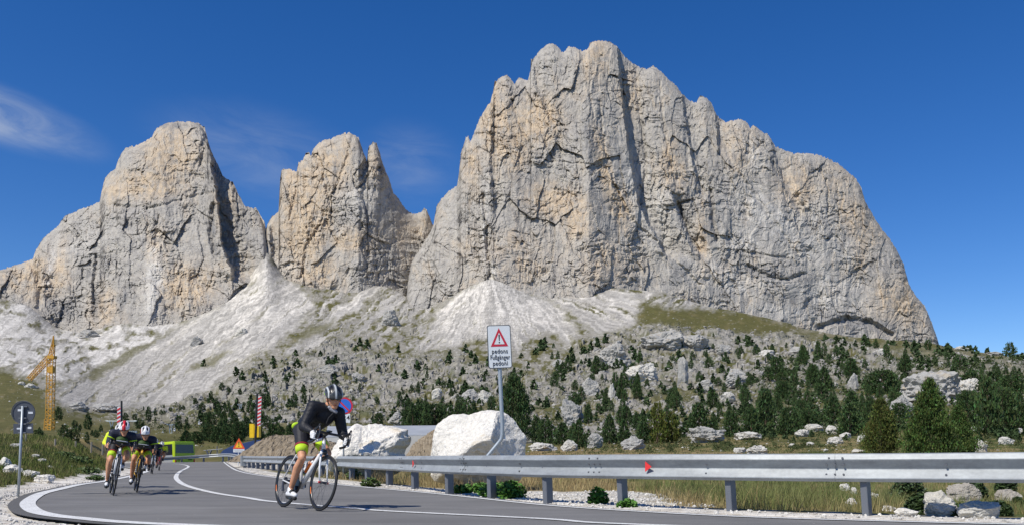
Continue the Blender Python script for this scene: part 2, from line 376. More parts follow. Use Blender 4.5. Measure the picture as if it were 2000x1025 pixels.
hz += sstep(.3, 3, droad) * (1 - sstep(60, 120, GY)) * (.05 * fbm(GX / 1.2, GY / 1.2, 3, 71) + .10 * fbm(GX / 5, GY / 5, 3, 72) * sstep(1, 6, droad))
bl = sstep(.25, 3.2, droad)
GZ = np.where(nm, GZ * bl - .025 * (1 - sstep(.0, .5, droad)), GZ) + hz
GZ = np.where((droad < .25) & nm, -.03, GZ)
GZ = np.where((droad < -.05) & nm, -.06 - .5 * sstep(55, 90, GY), GZ)
# ground colours (albedo)
def c3(r, g, b): return np.array([r, g, b])
g_dry = c3(.20, .165, .075); g_green = c3(.072, .088, .026); g_far = c3(.105, .10, .036); rock = c3(.30, .285, .255); white = c3(.56, .53, .475); earth = c3(.30, .24, .165)
nA = fbm(GX / 8, GY / 8, 4, 81); nB = fbm(GP / 22, YSg / 12, 4, 82); nC = fbm(GP / 6, YSg / 3.5, 3, 83)
def mixc(a, b, t): return a * (1 - t[..., None]) + b * t[..., None]
col = mixc(np.broadcast_to(g_far, GX.shape + (3,)), g_dry, sstep(.0, .5, nB) * .5)
near = 1 - sstep(60, 140, GY); SYn = HY - (GZ - CAMZ) * F / GY
nA = nA * .6 + .7 * fbm(GP / 60, SYn / 9, 3, 84)
ncol = mixc(np.broadcast_to(g_green, GX.shape + (3,)), c3(.25, .195, .09), np.clip(sstep(-.30, .25, nA) + .5 * ((GX > -3) & (GX < 2.6) & (GY < 30)), 0, 1))
ncol = mixc(ncol, c3(.27, .20, .10), softpoly(wx, wy, [(1040, 876), (1200, 878), (1450, 880), (1540, 886), (1540, 892), (1030, 892)], 4))
col = mixc(col, ncol, near)
grey = np.clip((1 - grass) * far * sstep(-.28, .12, nB + .5 * nC), 0, 1) * .75
grey = np.maximum(grey, rocky * sstep(-.15, .15, fbm(GX / 26, GY / 60, 3, 61) - .06 + .8 * nC) * .85)
grey = np.maximum(grey, rocky * sstep(.0, .3, f6) * sstep(200, 500, GY) * .9 * sstep(-.5, .0, nC + .2))
grey = grey * (1 - .8 * sp(P_meadR, 6)) * (1 - .8 * sp(P_meadL, 8))
col = mixc(col, rock * 1.0, grey)
dk = rocky * sstep(.1, .3, fbm(GX / 9, GY / 20, 3, 88)) * .5
col = mixc(col, g_green * .9, dk)
speck = sstep(.34, .48, nC + .3 * nB) * far * .7
col = mixc(col, c3(.46, .44, .40), speck * (1 - .6 * grass))
wv = white * 1.0
scol = mixc(np.broadcast_to(wv, GX.shape + (3,)), c3(.345, .33, .30), sstep(-.06, .28, stk * 1.2 + .5 * nB + np.clip((wy - 600) / 260, 0, .8)) * .85)
scol = mixc(scol, c3(.52, .50, .46), U)
st2 = np.where((GP > 820) & (GP < 1260), fbm(th * 42, rr / 120, 3, 25, .6), fbm(acA / 4.2 + .5 * fbm(wx / 40, wy / 40, 2, 3), alA / 90, 3, 24, .6))
scol = scol * (1 + np.clip(st2 * 1.1, -.22, .20))[..., None]
col = mixc(col, scol, scree)
col = mixc(col, c3(.30, .28, .22), np.clip(A, 0, 1) * sstep(.25, .5, -stk) * .5)
# verge gravel next to the asphalt
grav = np.zeros(GX.shape); gn = fbm(GX / .5, GY / .5, 3, 91)
grav[nm] = 1 - sstep(.75, 1.15, droad[nm] + .35 * gn[nm])
wide = softpoly(GX, GY, [(-14, 17.5), (-8.3, 17), (-7.4, 12.4), (-5.7, 9.5), (-3.5, 8), (0, 7), (6, 5), (12, 2), (14, 0), (-20, 0), (-20, 14)], .5)
wide = np.maximum(wide, softpoly(GX, GY, [(.1, 11.6), (.25, 13), (-.6, 15), (.4, 18), (2.6, 17), (2.2, 13), (2.0, 10.2)], .35) * .9)
wide = np.maximum(wide, softpoly(GX, GY, [(-22, 60), (-12, 40), (-8, 36), (-4, 40), (-8, 60), (-14, 85), (-30, 90)], 2) * .8)
grav = np.clip(np.maximum(grav, wide * sstep(-.5, .1, gn + .35)), 0, 1)
gc = mixc(np.broadcast_to(c3(.62, .59, .53), GX.shape + (3,)), c3(.44, .40, .33), sstep(-.1, .5, fbm(GX / .3, GY / .3, 2, 95)))
col = mixc(col, gc, grav)
path = softpoly(wx, wy, [(1885, 706), (1925, 701), (1932, 704), (1890, 711)], 2)
col = mixc(col, c3(.55, .5, .4), path)
tm = NT('ground', .95, .1)
v = tm.coord('Object'); nz = tm.noise(1.3, 6, .65, v); nz2 = tm.noise(16, 5, .7, v); nz3 = tm.noise(.12, 6, .7, v)
cc = tm.mix(1.0, tm.attr(), tm.ramp(nz3, [(.3, (.72, .72, .72)), (.7, (1.25, 1.25, 1.25))]), 'MULTIPLY')
cc = tm.mix(1.0, cc, tm.ramp(nz, [(.3, (.75, .75, .75)), (.7, (1.22, 1.22, 1.22))]), 'MULTIPLY')
cc = tm.mix(1.0, cc, tm.ramp(nz2, [(.3, (.72, .70, .68)), (.7, (1.25, 1.25, 1.25))]), 'MULTIPLY')
tm.base(cc); tm.bump(nz2, .03, .8)
tag(np_mesh('ground', np.stack([GX.ravel(), GY.ravel(), GZ.ravel()], 1), grid_faces(*GX.shape), tm.m, col.reshape(-1, 3), smooth=False), kind='structure')
bk = MB(); bk.add([(-60, -60, -.05), (60, -60, -.05), (60, 2.6, -.05), (-60, 2.6, -.05)], [(0, 1, 2, 3)])
tag(bk.build('ground', paint('gravel_back', (.5, .47, .42), .95, .1)), kind='structure')
def gz(px, Y):
    i = np.clip(np.searchsorted(cols, px) - 1, 0, len(cols) - 2); j = np.clip(np.searchsorted(rows, Y) - 1, 0, len(rows) - 2)
    t = (px - cols[i]) / (cols[i + 1] - cols[i]); s = (Y - rows[j]) / (rows[j + 1] - rows[j])
    return (GZ[j, i] * (1 - t) + GZ[j, i + 1] * t) * (1 - s) + (GZ[j + 1, i] * (1 - t) + GZ[j + 1, i + 1] * t) * s
def gz_xy(X, Y): return gz(CX + F * np.asarray(X) / Y, Y)
SY = HY - (GZ - CAMZ) * F / GY
def ground_at(px, py, ymin=8, ymax=1e9):
    """the ground point that shows at this pixel (nearest hit)"""
    i = int(np.clip(np.searchsorted(cols, px), 0, len(cols) - 1)); s = SY[:, i]
    for j in range(len(rows)):
        if ymin <= rows[j] <= ymax and s[j] <= py:
            Y = rows[j]; return Vector(((px - CX) / F * Y, Y, GZ[j, i]))
    j = len(rows) - 1; return None
# ------------------------------------------------------------------ rock massifs
rm = NT('cliff_rock', .95, .1)
vv = rm.coord('Object', (1, 1, .35)); v0 = rm.coord('Object')
a1 = rm.noise(.09, 8, .7, vv); a2 = rm.noise(.4, 6, .7, v0); a3 = rm.noise(.03, 6, .65, vv)
rc = rm.mix(1.0, rm.attr(), rm.ramp(a1, [(.28, (.62, .62, .64)), (.5, (1, 1, 1)), (.75, (1.22, 1.21, 1.18))]), 'MULTIPLY')
rc = rm.mix(1.0, rc, rm.ramp(a2, [(.3, (.78, .78, .78)), (.7, (1.18, 1.18, 1.18))]), 'MULTIPLY')
rm.base(rc); rm.bump(rm.noise(.25, 8, .75, v0), 1.6, .7)
def massif(name, label, sil, D0, dip, blobs, darks, lights, cracks, steps, x0, x1, n, m, seed, jag=2.2, rib=1.0, shade=None):
    px = np.linspace(x0, x1, n); sx, sy = np.array(sil, float).T
    top = np.interp(px, sx, sy) + jag * (fbm(px / 13, px * 0 + seed, 4, seed, .85)) * 2 + jag * 3.6 * (np.abs(fbm(px / 7, px * 0, 3, seed + 5, .7)) - .15)
    bot = np.maximum(base_ys(px) + 45, top + 25)
    vr = np.linspace(0, 1, m) ** 1.0
    PX, Vv = np.meshgrid(px, vr); T = top[None, :]; PY = T + (bot[None, :] - T) * Vv
    kk = np.exp(-.5 * (np.arange(-12, 13) / 5.0) ** 2); kk /= kk.sum(); Ts = np.convolve(np.pad(top, 12, mode='edge'), kk, 'valid')
    s = PY - T; s2 = np.maximum(PY - Ts[None, :], 0)
    bs = base_ys(PX)
    d0x, d0y = np.array(D0, float).T; D = np.interp(PX, d0x, d0y)
    D = D + np.maximum(bs - PY, -60) * dip
    D = D + 22 * np.exp(-s2 / 5) + 45 * np.exp(-s2 / 50)              # the crest rolls away from us
    q = 3.0
    w = 16 * fbm(PX / 60, PY / 90, 3, seed + 1); wb = 14 * fbm(PX / 50, PY / 60, 3, seed + 2)
    x, y = PX + w, PY + wb
    d = 46 * rib * fbm(x / 75, y / 230, 3, seed + 3)
    d += -20 * rib * ridged(x / 46, y / 190, 3, seed + 4)
    f, e = facets(x / 60, y / 95, seed + 6, 1.0); big_d = d + 36 * rib * f; d = 0 * d
    f2, e2 = facets(x / 19, y / 34, seed + 10, .9); d += 15 * f2
    f3, e3 = facets(x / 8, y / 13, seed + 14, .9); d += 13 * f3
    f4, e4 = facets(x / 3.6, y / 5, seed + 18, .8); d += 6 * f4
    f5, e5 = facets(x / 22 + 9, y / 7, seed + 19, .9); d += 7 * f5
    d += 6 * np.abs(fbm(x / 12, y / 30, 4, seed + 22)) * 2
    st = fbm(x / 150, y / 14, 3, seed + 25); d += 15 * st
    d += 5 * fbm(x / 5, y / 60, 3, seed + 26) + 4 * ridged(x / 13, y / 80, 3, seed + 27)
    # thin fissures where slabs meet
    d += 7 * (1 - sstep(0, .10, e)) * sstep(-.1, .3, fbm(x / 90, y / 90, 2, seed + 30)) + 4 * (1 - sstep(0, .10, e2)) * sstep(0, .3, fbm(x / 40, y / 50, 2, seed + 31))
    rgh = .45 + .95 * sstep(-.25, .3, fbm(PX / 70, PY / 80, 3, seed + 60)); d = big_d * .22 + d * .23 * rgh
    cw = PX + 5 * fbm(PX / 14, PY / 14, 3, seed + 40); ch = PY + 5 * fbm(PX / 14, PY / 14, 3, seed + 41)
    for pts, wd, dep in cracks:
        dd = pline_dist(cw, ch, pts); d += .36 * dep * np.clip(1 - dd / wd, 0, 1) ** .8
    for pts, dep, wl in steps:          # left side stands proud, the right side falls back and recovers over wl
        qx, qy = np.array(sorted(pts, key=lambda t: t[1]), float).T
        xl = np.interp(ch, qy, qx); inr = sstep(qy[0] - 12, qy[0] + 12, ch) * (1 - sstep(qy[-1] - 12, qy[-1] + 12, ch))
        u = cw - xl; dep = dep * .5; d += dep * inr * np.where(u > 0, sstep(0, 5, u) * (1 - sstep(8, wl, u)), 0) - dep * .35 * inr * np.where(u < 0, np.exp(u / 25), 0)
    fade = 1 - .3 * np.exp(-s / 4)
    D = D + d * fade
    # the far side: slopes away behind the crest
    kb = 10; back = []
    for k in range(kb, 0, -1):
        back.append((px, top + 2.2 * k * k + 3 * k, D[0] + 22 * k + 6 * k * k))
    PXa = np.vstack([b[0][None] for b in back] + [PX]); PYa = np.vstack([b[1][None] for b in back] + [PY]); Da = np.vstack([b[2][None] for b in back] + [D])
    V = np.stack([((PXa - CX) / F * Da).ravel(), Da.ravel(), (CAMZ + (HY - PYa) / F * Da).ravel()], 1)
    # rock colours; some darks paint in the shade of overhangs and clefts
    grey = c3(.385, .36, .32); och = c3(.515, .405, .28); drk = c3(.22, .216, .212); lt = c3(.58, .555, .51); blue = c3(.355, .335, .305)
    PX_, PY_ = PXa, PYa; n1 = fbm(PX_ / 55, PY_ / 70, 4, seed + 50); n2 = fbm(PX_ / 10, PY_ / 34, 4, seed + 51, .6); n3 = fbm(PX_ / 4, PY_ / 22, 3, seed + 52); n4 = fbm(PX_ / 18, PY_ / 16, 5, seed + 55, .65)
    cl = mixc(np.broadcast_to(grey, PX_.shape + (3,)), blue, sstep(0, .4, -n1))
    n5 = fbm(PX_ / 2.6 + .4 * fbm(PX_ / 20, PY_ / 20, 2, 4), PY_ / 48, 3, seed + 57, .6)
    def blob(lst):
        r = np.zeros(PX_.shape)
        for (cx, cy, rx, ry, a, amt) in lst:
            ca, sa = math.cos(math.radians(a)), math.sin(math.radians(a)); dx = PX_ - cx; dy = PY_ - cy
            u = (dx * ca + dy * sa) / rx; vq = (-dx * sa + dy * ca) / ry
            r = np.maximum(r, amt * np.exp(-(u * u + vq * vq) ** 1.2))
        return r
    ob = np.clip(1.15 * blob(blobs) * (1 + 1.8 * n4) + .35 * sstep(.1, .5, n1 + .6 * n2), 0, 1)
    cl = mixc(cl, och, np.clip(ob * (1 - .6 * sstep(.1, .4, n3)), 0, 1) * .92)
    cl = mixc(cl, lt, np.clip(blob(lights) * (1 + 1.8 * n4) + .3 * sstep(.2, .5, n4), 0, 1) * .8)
    cl = mixc(cl, drk, np.clip(blob(darks) * (.9 + 2.2 * n2) + .30 * sstep(.14, .42, n2 + .25 * n3 - .1), 0, 1) * .85)  # dark rock streaks, plus shade painted under overhangs and in clefts
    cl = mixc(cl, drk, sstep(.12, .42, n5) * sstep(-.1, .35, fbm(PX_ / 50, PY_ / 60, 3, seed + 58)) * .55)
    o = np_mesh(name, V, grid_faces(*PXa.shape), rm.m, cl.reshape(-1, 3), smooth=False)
    return tag(o, label, None, None, 'structure')
sil_left = [(-420, 640), (-100, 560), (0, 527), (40, 515), (64, 506), (69, 490), (85, 465), (110, 445), (130, 420), (150, 412), (175, 403), (195, 395), (199, 370), (205, 348), (225, 330), (232, 310), (245, 290), (270, 283), (295, 270), (305, 252), (325, 241), (350, 238), (385, 240), (400, 250), (405, 270), (412, 295), (425, 320), (435, 345), (455, 357), (466, 380), (478, 404), (500, 407), (508, 420), (518, 437), (524, 480), (540, 600)]
sil_mid = [(470, 640), (505, 520), (520, 445), (530, 424), (544, 415), (547, 350), (550, 331), (565, 331), (580, 336), (583, 318), (592, 313), (597, 300), (603, 298), (608, 306), (612, 290), (625, 278), (650, 270), (670, 262), (682, 258), (690, 265), (700, 268), (706, 288), (712, 302), (717, 316), (719, 290), (727, 278), (735, 281), (742, 300), (750, 325), (760, 352), (768, 376), (780, 390), (790, 408), (805, 418), (822, 416), (830, 405), (838, 420), (845, 440), (870, 480), (900, 560)]
sil_main = [(786, 640), (793, 590), (797, 545), (804, 512), (825, 478), (840, 455), (847, 440), (852, 405), (862, 388), (880, 372), (893, 362), (897, 335), (900, 300), (905, 285), (910, 268), (915, 266), (918, 279), (925, 262), (935, 235), (947, 215), (958, 200), (963, 180), (966, 160), (975, 153), (990, 147), (998, 155), (1005, 166), (1013, 153), (1019, 152), (1030, 158), (1036, 140), (1036, 118), (1045, 112), (1055, 98), (1068, 88), (1080, 85), (1090, 92), (1100, 103), (1106, 98), (1110, 90), (1125, 95), (1140, 100), (1149, 95), (1152, 84), (1170, 80), (1190, 81), (1205, 92), (1222, 112), (1235, 124), (1250, 132), (1262, 136), (1275, 129), (1290, 140), (1305, 155), (1318, 165), (1330, 182), (1345, 196), (1360, 202), (1367, 188), (1380, 192), (1390, 202), (1400, 227), (1420, 240), (1430, 236), (1445, 233), (1458, 238), (1465, 252), (1472, 244), (1485, 256), (1500, 264), (1515, 286), (1530, 293), (1550, 300), (1575, 300), (1600, 303), (1620, 312), (1640, 322), (1655, 335), (1672, 350), (1683, 370), (1690, 395), (1705, 420), (1720, 445), (1740, 470), (1752, 490), (1765, 515), (1775, 555), (1790, 580), (1805, 595), (1820, 630), (1834, 672), (1850, 720)]
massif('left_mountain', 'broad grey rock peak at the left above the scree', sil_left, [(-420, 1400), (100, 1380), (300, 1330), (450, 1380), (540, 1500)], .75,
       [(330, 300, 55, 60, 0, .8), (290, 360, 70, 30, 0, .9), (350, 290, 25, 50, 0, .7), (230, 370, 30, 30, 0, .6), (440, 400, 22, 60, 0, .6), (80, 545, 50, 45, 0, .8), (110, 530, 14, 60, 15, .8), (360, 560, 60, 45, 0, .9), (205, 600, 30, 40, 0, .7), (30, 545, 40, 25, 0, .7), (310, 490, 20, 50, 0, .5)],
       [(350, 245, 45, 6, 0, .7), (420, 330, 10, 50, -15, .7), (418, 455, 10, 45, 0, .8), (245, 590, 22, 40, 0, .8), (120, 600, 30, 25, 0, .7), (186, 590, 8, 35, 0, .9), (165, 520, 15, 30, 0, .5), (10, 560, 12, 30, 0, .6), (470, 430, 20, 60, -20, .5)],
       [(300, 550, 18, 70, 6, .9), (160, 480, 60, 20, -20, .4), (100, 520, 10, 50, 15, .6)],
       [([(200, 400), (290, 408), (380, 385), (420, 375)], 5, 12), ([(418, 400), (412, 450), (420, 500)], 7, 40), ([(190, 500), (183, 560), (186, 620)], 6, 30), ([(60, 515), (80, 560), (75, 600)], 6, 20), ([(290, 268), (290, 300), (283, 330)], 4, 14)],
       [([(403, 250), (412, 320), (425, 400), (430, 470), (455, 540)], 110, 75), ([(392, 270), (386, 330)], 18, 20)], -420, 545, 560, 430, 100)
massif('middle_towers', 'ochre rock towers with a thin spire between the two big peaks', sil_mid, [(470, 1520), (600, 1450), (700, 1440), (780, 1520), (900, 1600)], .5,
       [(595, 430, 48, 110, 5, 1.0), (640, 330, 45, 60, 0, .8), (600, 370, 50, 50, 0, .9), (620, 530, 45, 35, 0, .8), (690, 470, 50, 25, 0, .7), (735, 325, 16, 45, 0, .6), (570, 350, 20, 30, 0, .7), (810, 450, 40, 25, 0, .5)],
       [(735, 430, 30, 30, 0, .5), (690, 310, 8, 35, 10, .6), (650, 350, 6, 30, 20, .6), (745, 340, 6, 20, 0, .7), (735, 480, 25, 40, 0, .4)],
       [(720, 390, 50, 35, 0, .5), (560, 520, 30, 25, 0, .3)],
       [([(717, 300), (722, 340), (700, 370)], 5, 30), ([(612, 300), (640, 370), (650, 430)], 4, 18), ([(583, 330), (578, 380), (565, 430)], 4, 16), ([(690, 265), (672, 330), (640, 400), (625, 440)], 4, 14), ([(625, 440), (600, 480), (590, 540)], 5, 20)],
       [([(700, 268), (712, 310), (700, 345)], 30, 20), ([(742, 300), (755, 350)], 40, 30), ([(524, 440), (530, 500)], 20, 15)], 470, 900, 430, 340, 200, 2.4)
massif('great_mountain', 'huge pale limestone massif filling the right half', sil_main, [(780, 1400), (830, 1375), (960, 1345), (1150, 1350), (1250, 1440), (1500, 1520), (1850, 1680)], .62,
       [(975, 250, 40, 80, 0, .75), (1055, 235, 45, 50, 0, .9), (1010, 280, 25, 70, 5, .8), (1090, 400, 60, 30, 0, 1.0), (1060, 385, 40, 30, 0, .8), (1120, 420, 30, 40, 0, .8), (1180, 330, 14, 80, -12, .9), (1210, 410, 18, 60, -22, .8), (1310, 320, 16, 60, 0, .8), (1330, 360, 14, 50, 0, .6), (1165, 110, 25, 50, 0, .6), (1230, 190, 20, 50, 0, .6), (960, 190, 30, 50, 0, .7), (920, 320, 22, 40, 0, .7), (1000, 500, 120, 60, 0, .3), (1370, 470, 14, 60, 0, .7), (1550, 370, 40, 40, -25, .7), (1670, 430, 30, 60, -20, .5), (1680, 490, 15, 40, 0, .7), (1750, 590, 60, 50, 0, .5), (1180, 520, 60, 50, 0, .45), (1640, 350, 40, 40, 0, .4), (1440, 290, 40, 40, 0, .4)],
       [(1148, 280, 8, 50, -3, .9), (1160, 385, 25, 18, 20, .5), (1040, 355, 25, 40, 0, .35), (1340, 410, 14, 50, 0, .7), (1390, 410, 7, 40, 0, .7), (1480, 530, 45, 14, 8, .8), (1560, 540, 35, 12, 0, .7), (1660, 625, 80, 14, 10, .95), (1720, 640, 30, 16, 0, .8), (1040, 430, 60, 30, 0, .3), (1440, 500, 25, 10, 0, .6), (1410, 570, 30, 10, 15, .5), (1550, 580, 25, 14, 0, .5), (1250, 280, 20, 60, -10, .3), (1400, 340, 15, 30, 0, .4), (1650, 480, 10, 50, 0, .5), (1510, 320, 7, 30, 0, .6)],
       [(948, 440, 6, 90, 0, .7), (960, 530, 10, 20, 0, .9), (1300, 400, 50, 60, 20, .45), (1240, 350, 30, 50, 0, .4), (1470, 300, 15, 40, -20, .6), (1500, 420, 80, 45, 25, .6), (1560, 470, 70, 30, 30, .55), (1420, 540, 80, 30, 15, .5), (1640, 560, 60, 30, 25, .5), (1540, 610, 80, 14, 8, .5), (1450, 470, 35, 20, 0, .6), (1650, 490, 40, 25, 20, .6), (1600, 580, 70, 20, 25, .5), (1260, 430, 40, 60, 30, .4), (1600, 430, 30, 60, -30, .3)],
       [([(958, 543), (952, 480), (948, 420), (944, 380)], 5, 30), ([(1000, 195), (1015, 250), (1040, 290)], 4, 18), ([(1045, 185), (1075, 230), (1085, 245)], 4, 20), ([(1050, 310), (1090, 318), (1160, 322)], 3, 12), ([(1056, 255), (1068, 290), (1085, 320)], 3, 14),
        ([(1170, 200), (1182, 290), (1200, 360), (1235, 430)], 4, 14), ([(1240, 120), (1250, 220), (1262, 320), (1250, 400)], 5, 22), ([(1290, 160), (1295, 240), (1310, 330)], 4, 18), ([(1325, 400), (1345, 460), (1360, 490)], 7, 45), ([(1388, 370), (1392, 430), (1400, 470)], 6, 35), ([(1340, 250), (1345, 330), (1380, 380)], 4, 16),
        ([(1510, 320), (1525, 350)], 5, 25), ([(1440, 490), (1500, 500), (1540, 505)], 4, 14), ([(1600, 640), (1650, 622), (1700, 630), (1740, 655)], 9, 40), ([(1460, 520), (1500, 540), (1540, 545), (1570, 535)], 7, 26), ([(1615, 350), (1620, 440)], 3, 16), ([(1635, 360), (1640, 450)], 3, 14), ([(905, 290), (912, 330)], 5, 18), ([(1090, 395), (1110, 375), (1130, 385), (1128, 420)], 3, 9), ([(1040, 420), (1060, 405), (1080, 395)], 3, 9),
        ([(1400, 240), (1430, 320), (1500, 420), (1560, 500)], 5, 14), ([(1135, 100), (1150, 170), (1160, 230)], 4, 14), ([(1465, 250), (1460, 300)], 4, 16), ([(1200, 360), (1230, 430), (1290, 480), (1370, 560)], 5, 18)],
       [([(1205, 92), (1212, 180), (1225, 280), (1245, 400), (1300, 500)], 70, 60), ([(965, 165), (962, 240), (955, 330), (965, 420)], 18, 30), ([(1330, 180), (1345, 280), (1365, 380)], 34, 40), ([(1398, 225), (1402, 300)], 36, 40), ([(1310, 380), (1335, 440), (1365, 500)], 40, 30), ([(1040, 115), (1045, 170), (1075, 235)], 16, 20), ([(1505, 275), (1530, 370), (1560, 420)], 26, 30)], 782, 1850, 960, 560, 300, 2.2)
# ------------------------------------------------------------------ road sheet and painted lines
def flat_poly(name, pts, z, mat, kind='structure'):
    bm = bmesh.new(); vs = [bm.verts.new((x, y, z)) for x, y in pts]; f = bm.faces.new(vs)
    bmesh.ops.triangulate(bm, faces=[f]); bmesh.ops.recalc_face_normals(bm, faces=bm.faces)
    me = bpy.data.meshes.new(name); bm.to_mesh(me); bm.free()
    if me.polygons[0].normal.z < 0: me.flip_normals()
    me.materials.append(mat); o = bpy.data.objects.new(name, me); C.objects.link(o); return tag(o, kind=kind)
am = NT('asphalt', .88, .25)
v = am.coord('Object'); n1 = am.noise(160, 3, .8, v); n2 = am.noise(.35, 5, .6, v); n3 = am.noise(9, 5, .7, v); n4 = am.noise(1.6, 6, .7, am.coord('Object', (.35, 1.4, 1)))
ac = am.mix(1.0, am.ramp(n2, [(.3, (.156, .153, .149)), (.7, (.214, .209, .202))]), am.ramp(n1, [(.25, (.62, .62, .62)), (.55, (1, 1, 1)), (.8, (1.5, 1.48, 1.44))]), 'MULTIPLY')
ac = am.mix(1.0, ac, am.ramp(n4, [(.35, (.86, .86, .86)), (.65, (1.1, 1.1, 1.1))]), 'MULTIPLY')
vo = am.voro(4.0, v); sp_ = am.ramp(vo[0], [(.0, (1, 1, 1)), (.035, (1, 1, 1)), (.05, (0, 0, 0))])
ac = am.mix(sp_, ac, (.42, .40, .37))
am.base(ac); am.bump(n1, .004, .6)
flat_poly('road', road_poly, 0.0, am.m)
dkm = NT('asphalt_edge', .9, .2); n1 = dkm.noise(120, 3, .8); dkm.base(dkm.ramp(n1, [(.3, (.085, .083, .081)), (.7, (.15, .147, .142))])); dkm.bump(n1, .005, .6)
LE = offset(LL, -.09)
flat_poly('road', LE[12:] + [(0, 0), ][:0] + road_L[12:][::-1], .004, dkm.m)
wm = NT('road_paint', .7, .3); v = wm.coord('Object'); n1 = wm.noise(40, 5, .75, v); n2 = wm.noise(3, 5, .7, v)
wc = wm.mix(wm.ramp(n1, [(.36, (1, 1, 1)), (.46, (0, 0, 0))]), wm.ramp(n2, [(.3, (.60, .60, .58)), (.7, (.76, .76, .74))]), (.22, .21, .20))
wm.base(wc)
def ribbon(name, pts, w, z):
    a = offset(pts, w / 2); b = offset(pts, -w / 2); n = len(pts); mb = MB()
    mb.add([(x, y, z) for x, y in a] + [(x, y, z) for x, y in b], [(i, i + 1, n + i + 1, n + i) for i in range(n - 1)])
    o = mb.build(name, wm.m)
    if o.data.polygons[0].normal.z < 0: o.data.flip_normals()
    return tag(o, kind='structure')
ribbon('road_line', RL, .11, .008); ribbon('road_line', CL, .13, .008); ribbon('road_line', LL, .19, .010)
# loose gravel along the verge
def ico(sub=1):
    bm = bmesh.new(); bmesh.ops.create_icosphere(bm, subdivisions=sub, radius=1)
    v = np.array([q.co[:] for q in bm.verts]); f = np.array([[w.index for w in q.verts] for q in bm.faces]); bm.free(); return v, f
def scatter_rocks(name, pts, sizes, mat, colf, sub=1, flat=.7, seed=1, shapes=10):
    R = np.random.RandomState(seed); v0, f0 = ico(sub); n = len(pts); shp = []
    for k in range(shapes):
        w = v0.copy()
        for c in range(5):
            d = R.normal(size=3); d /= np.linalg.norm(d); h = R.uniform(.45, .8); s = w @ d; w = w - np.maximum(s - h, 0)[:, None] * d
        w *= (1 + R.uniform(-.16, .16, size=len(v0)))[:, None]; shp.append(w)
    shp = np.array(shp); idx = R.randint(0, shapes, n); a = R.uniform(0, 2 * np.pi, n); ca, sa = np.cos(a), np.sin(a)
    V = shp[idx].copy(); sc = np.stack([R.uniform(.8, 1.3, n), R.uniform(.7, 1.1, n), flat * R.uniform(.7, 1.3, n)], 1) * np.asarray(sizes)[:, None]
    V *= sc[:, None, :]; x = V[..., 0] * ca[:, None] - V[..., 1] * sa[:, None]; y = V[..., 0] * sa[:, None] + V[..., 1] * ca[:, None]
    V = np.stack([x, y, V[..., 2]], -1) + np.asarray(pts)[:, None, :]
    Fq = (f0[None] + (np.arange(n) * len(v0))[:, None, None]).reshape(-1, 3)
    cl = np.repeat(colf(R, n), len(v0), 0)
    return np_mesh(name, V.reshape(-1, 3), Fq, mat, cl, smooth=False)
sm_ = NT('stone', .92, .15); cc = sm_.mix(1.0, sm_.attr(), sm_.ramp(sm_.noise(7, 6, .7), [(.3, (.7, .7, .7)), (.7, (1.25, 1.25, 1.25))]), 'MULTIPLY'); sm_.base(cc); sm_.bump(sm_.noise(12, 6, .7), .03, .6)
R = np.random.RandomState(5)
def near_strip(pl_, d0, d1, n, ymax=45):
    P = np.array(pl_); out = []
    seg = np.hypot(*(np.diff(P, axis=0)).T); w = seg / np.maximum(P[:-1, 1], 5) ** 1.0 * (P[:-1, 1] < ymax); w /= w.sum()
    i = R.choice(len(seg), n, p=w); t = R.uniform(size=n); p = P[i] + (P[i + 1] - P[i]) * t[:, None]
    tn = (P[i + 1] - P[i]) / seg[i][:, None]; nn = np.stack([-tn[:, 1], tn[:, 0]], 1)
    d = d0 + (d1 - d0) * R.uniform(size=n) ** 1.5
    return p + nn * d[:, None]
g1 = near_strip(offset(RL, .20), 0, .75, 5200); g2 = near_strip(offset(LL, -.36), 0, -1.6, 3800, 30)
g3 = np.stack([R.uniform(-10, -1, 2500), R.uniform(7.5, 16, 2500)], 1); g4 = np.stack([R.uniform(.1, 2.6, 2600), R.uniform(11.0, 17, 2600)], 1)
gp = np.vstack([g1, g2, g3, g4]); k = ~inpoly(gp[:, 0], gp[:, 1], road_poly) & (gp[:, 1] > 3); gp = gp[k]
sz = .008 + .022 * R.uniform(size=len(gp)) ** 2.5
gzv = gz_xy(gp[:, 0], gp[:, 1])
tag(scatter_rocks('gravel', np.column_stack([gp, gzv + sz * .3]), sz, sm_.m, lambda R, n: (R.uniform(.42, .72, n)[:, None] * np.array([1, .96, .88])), seed=6), 'loose pale gravel along both edges of the road', 'gravel', kind='stuff')
# boulder field on the slopes
ok = np.argwhere((rocky > .25) & (GY > 130) & (GY < 1300) & (GP > -50) & (GP < 2060))
w = (1.0 / GY[ok[:, 0], ok[:, 1]]) ** .2 * rocky[ok[:, 0], ok[:, 1]]; w = w * np.exp(4.5 * fbm(GP[ok[:, 0], ok[:, 1]] / 25, SY[ok[:, 0], ok[:, 1]] / 12, 3, 301)); w /= w.sum()
ch = ok[R.choice(len(ok), 12000, p=w)]; j, i = ch[:, 0], ch[:, 1]
bp = np.stack([GX[j, i], GY[j, i], GZ[j, i]], 1); bs = (.7 + 5.0 * R.uniform(size=len(bp)) ** 4.0) * bp[:, 1] / F * 1.2
tag(scatter_rocks('boulder_field', bp, bs, sm_.m, lambda R, n: (R.uniform(.20, .38, n)[:, None] * np.array([1, .955, .87])), seed=8, flat=.85), 'jumble of grey boulders strewn over the slopes below the cliffs', 'boulders', kind='stuff')
ok = np.argwhere((rocky <= .25) & (GY > 30) & (GY < 1250) & (GP > -50) & (GP < 2060) & (YSg < 884) & (scree < .2) & (droad > 6))
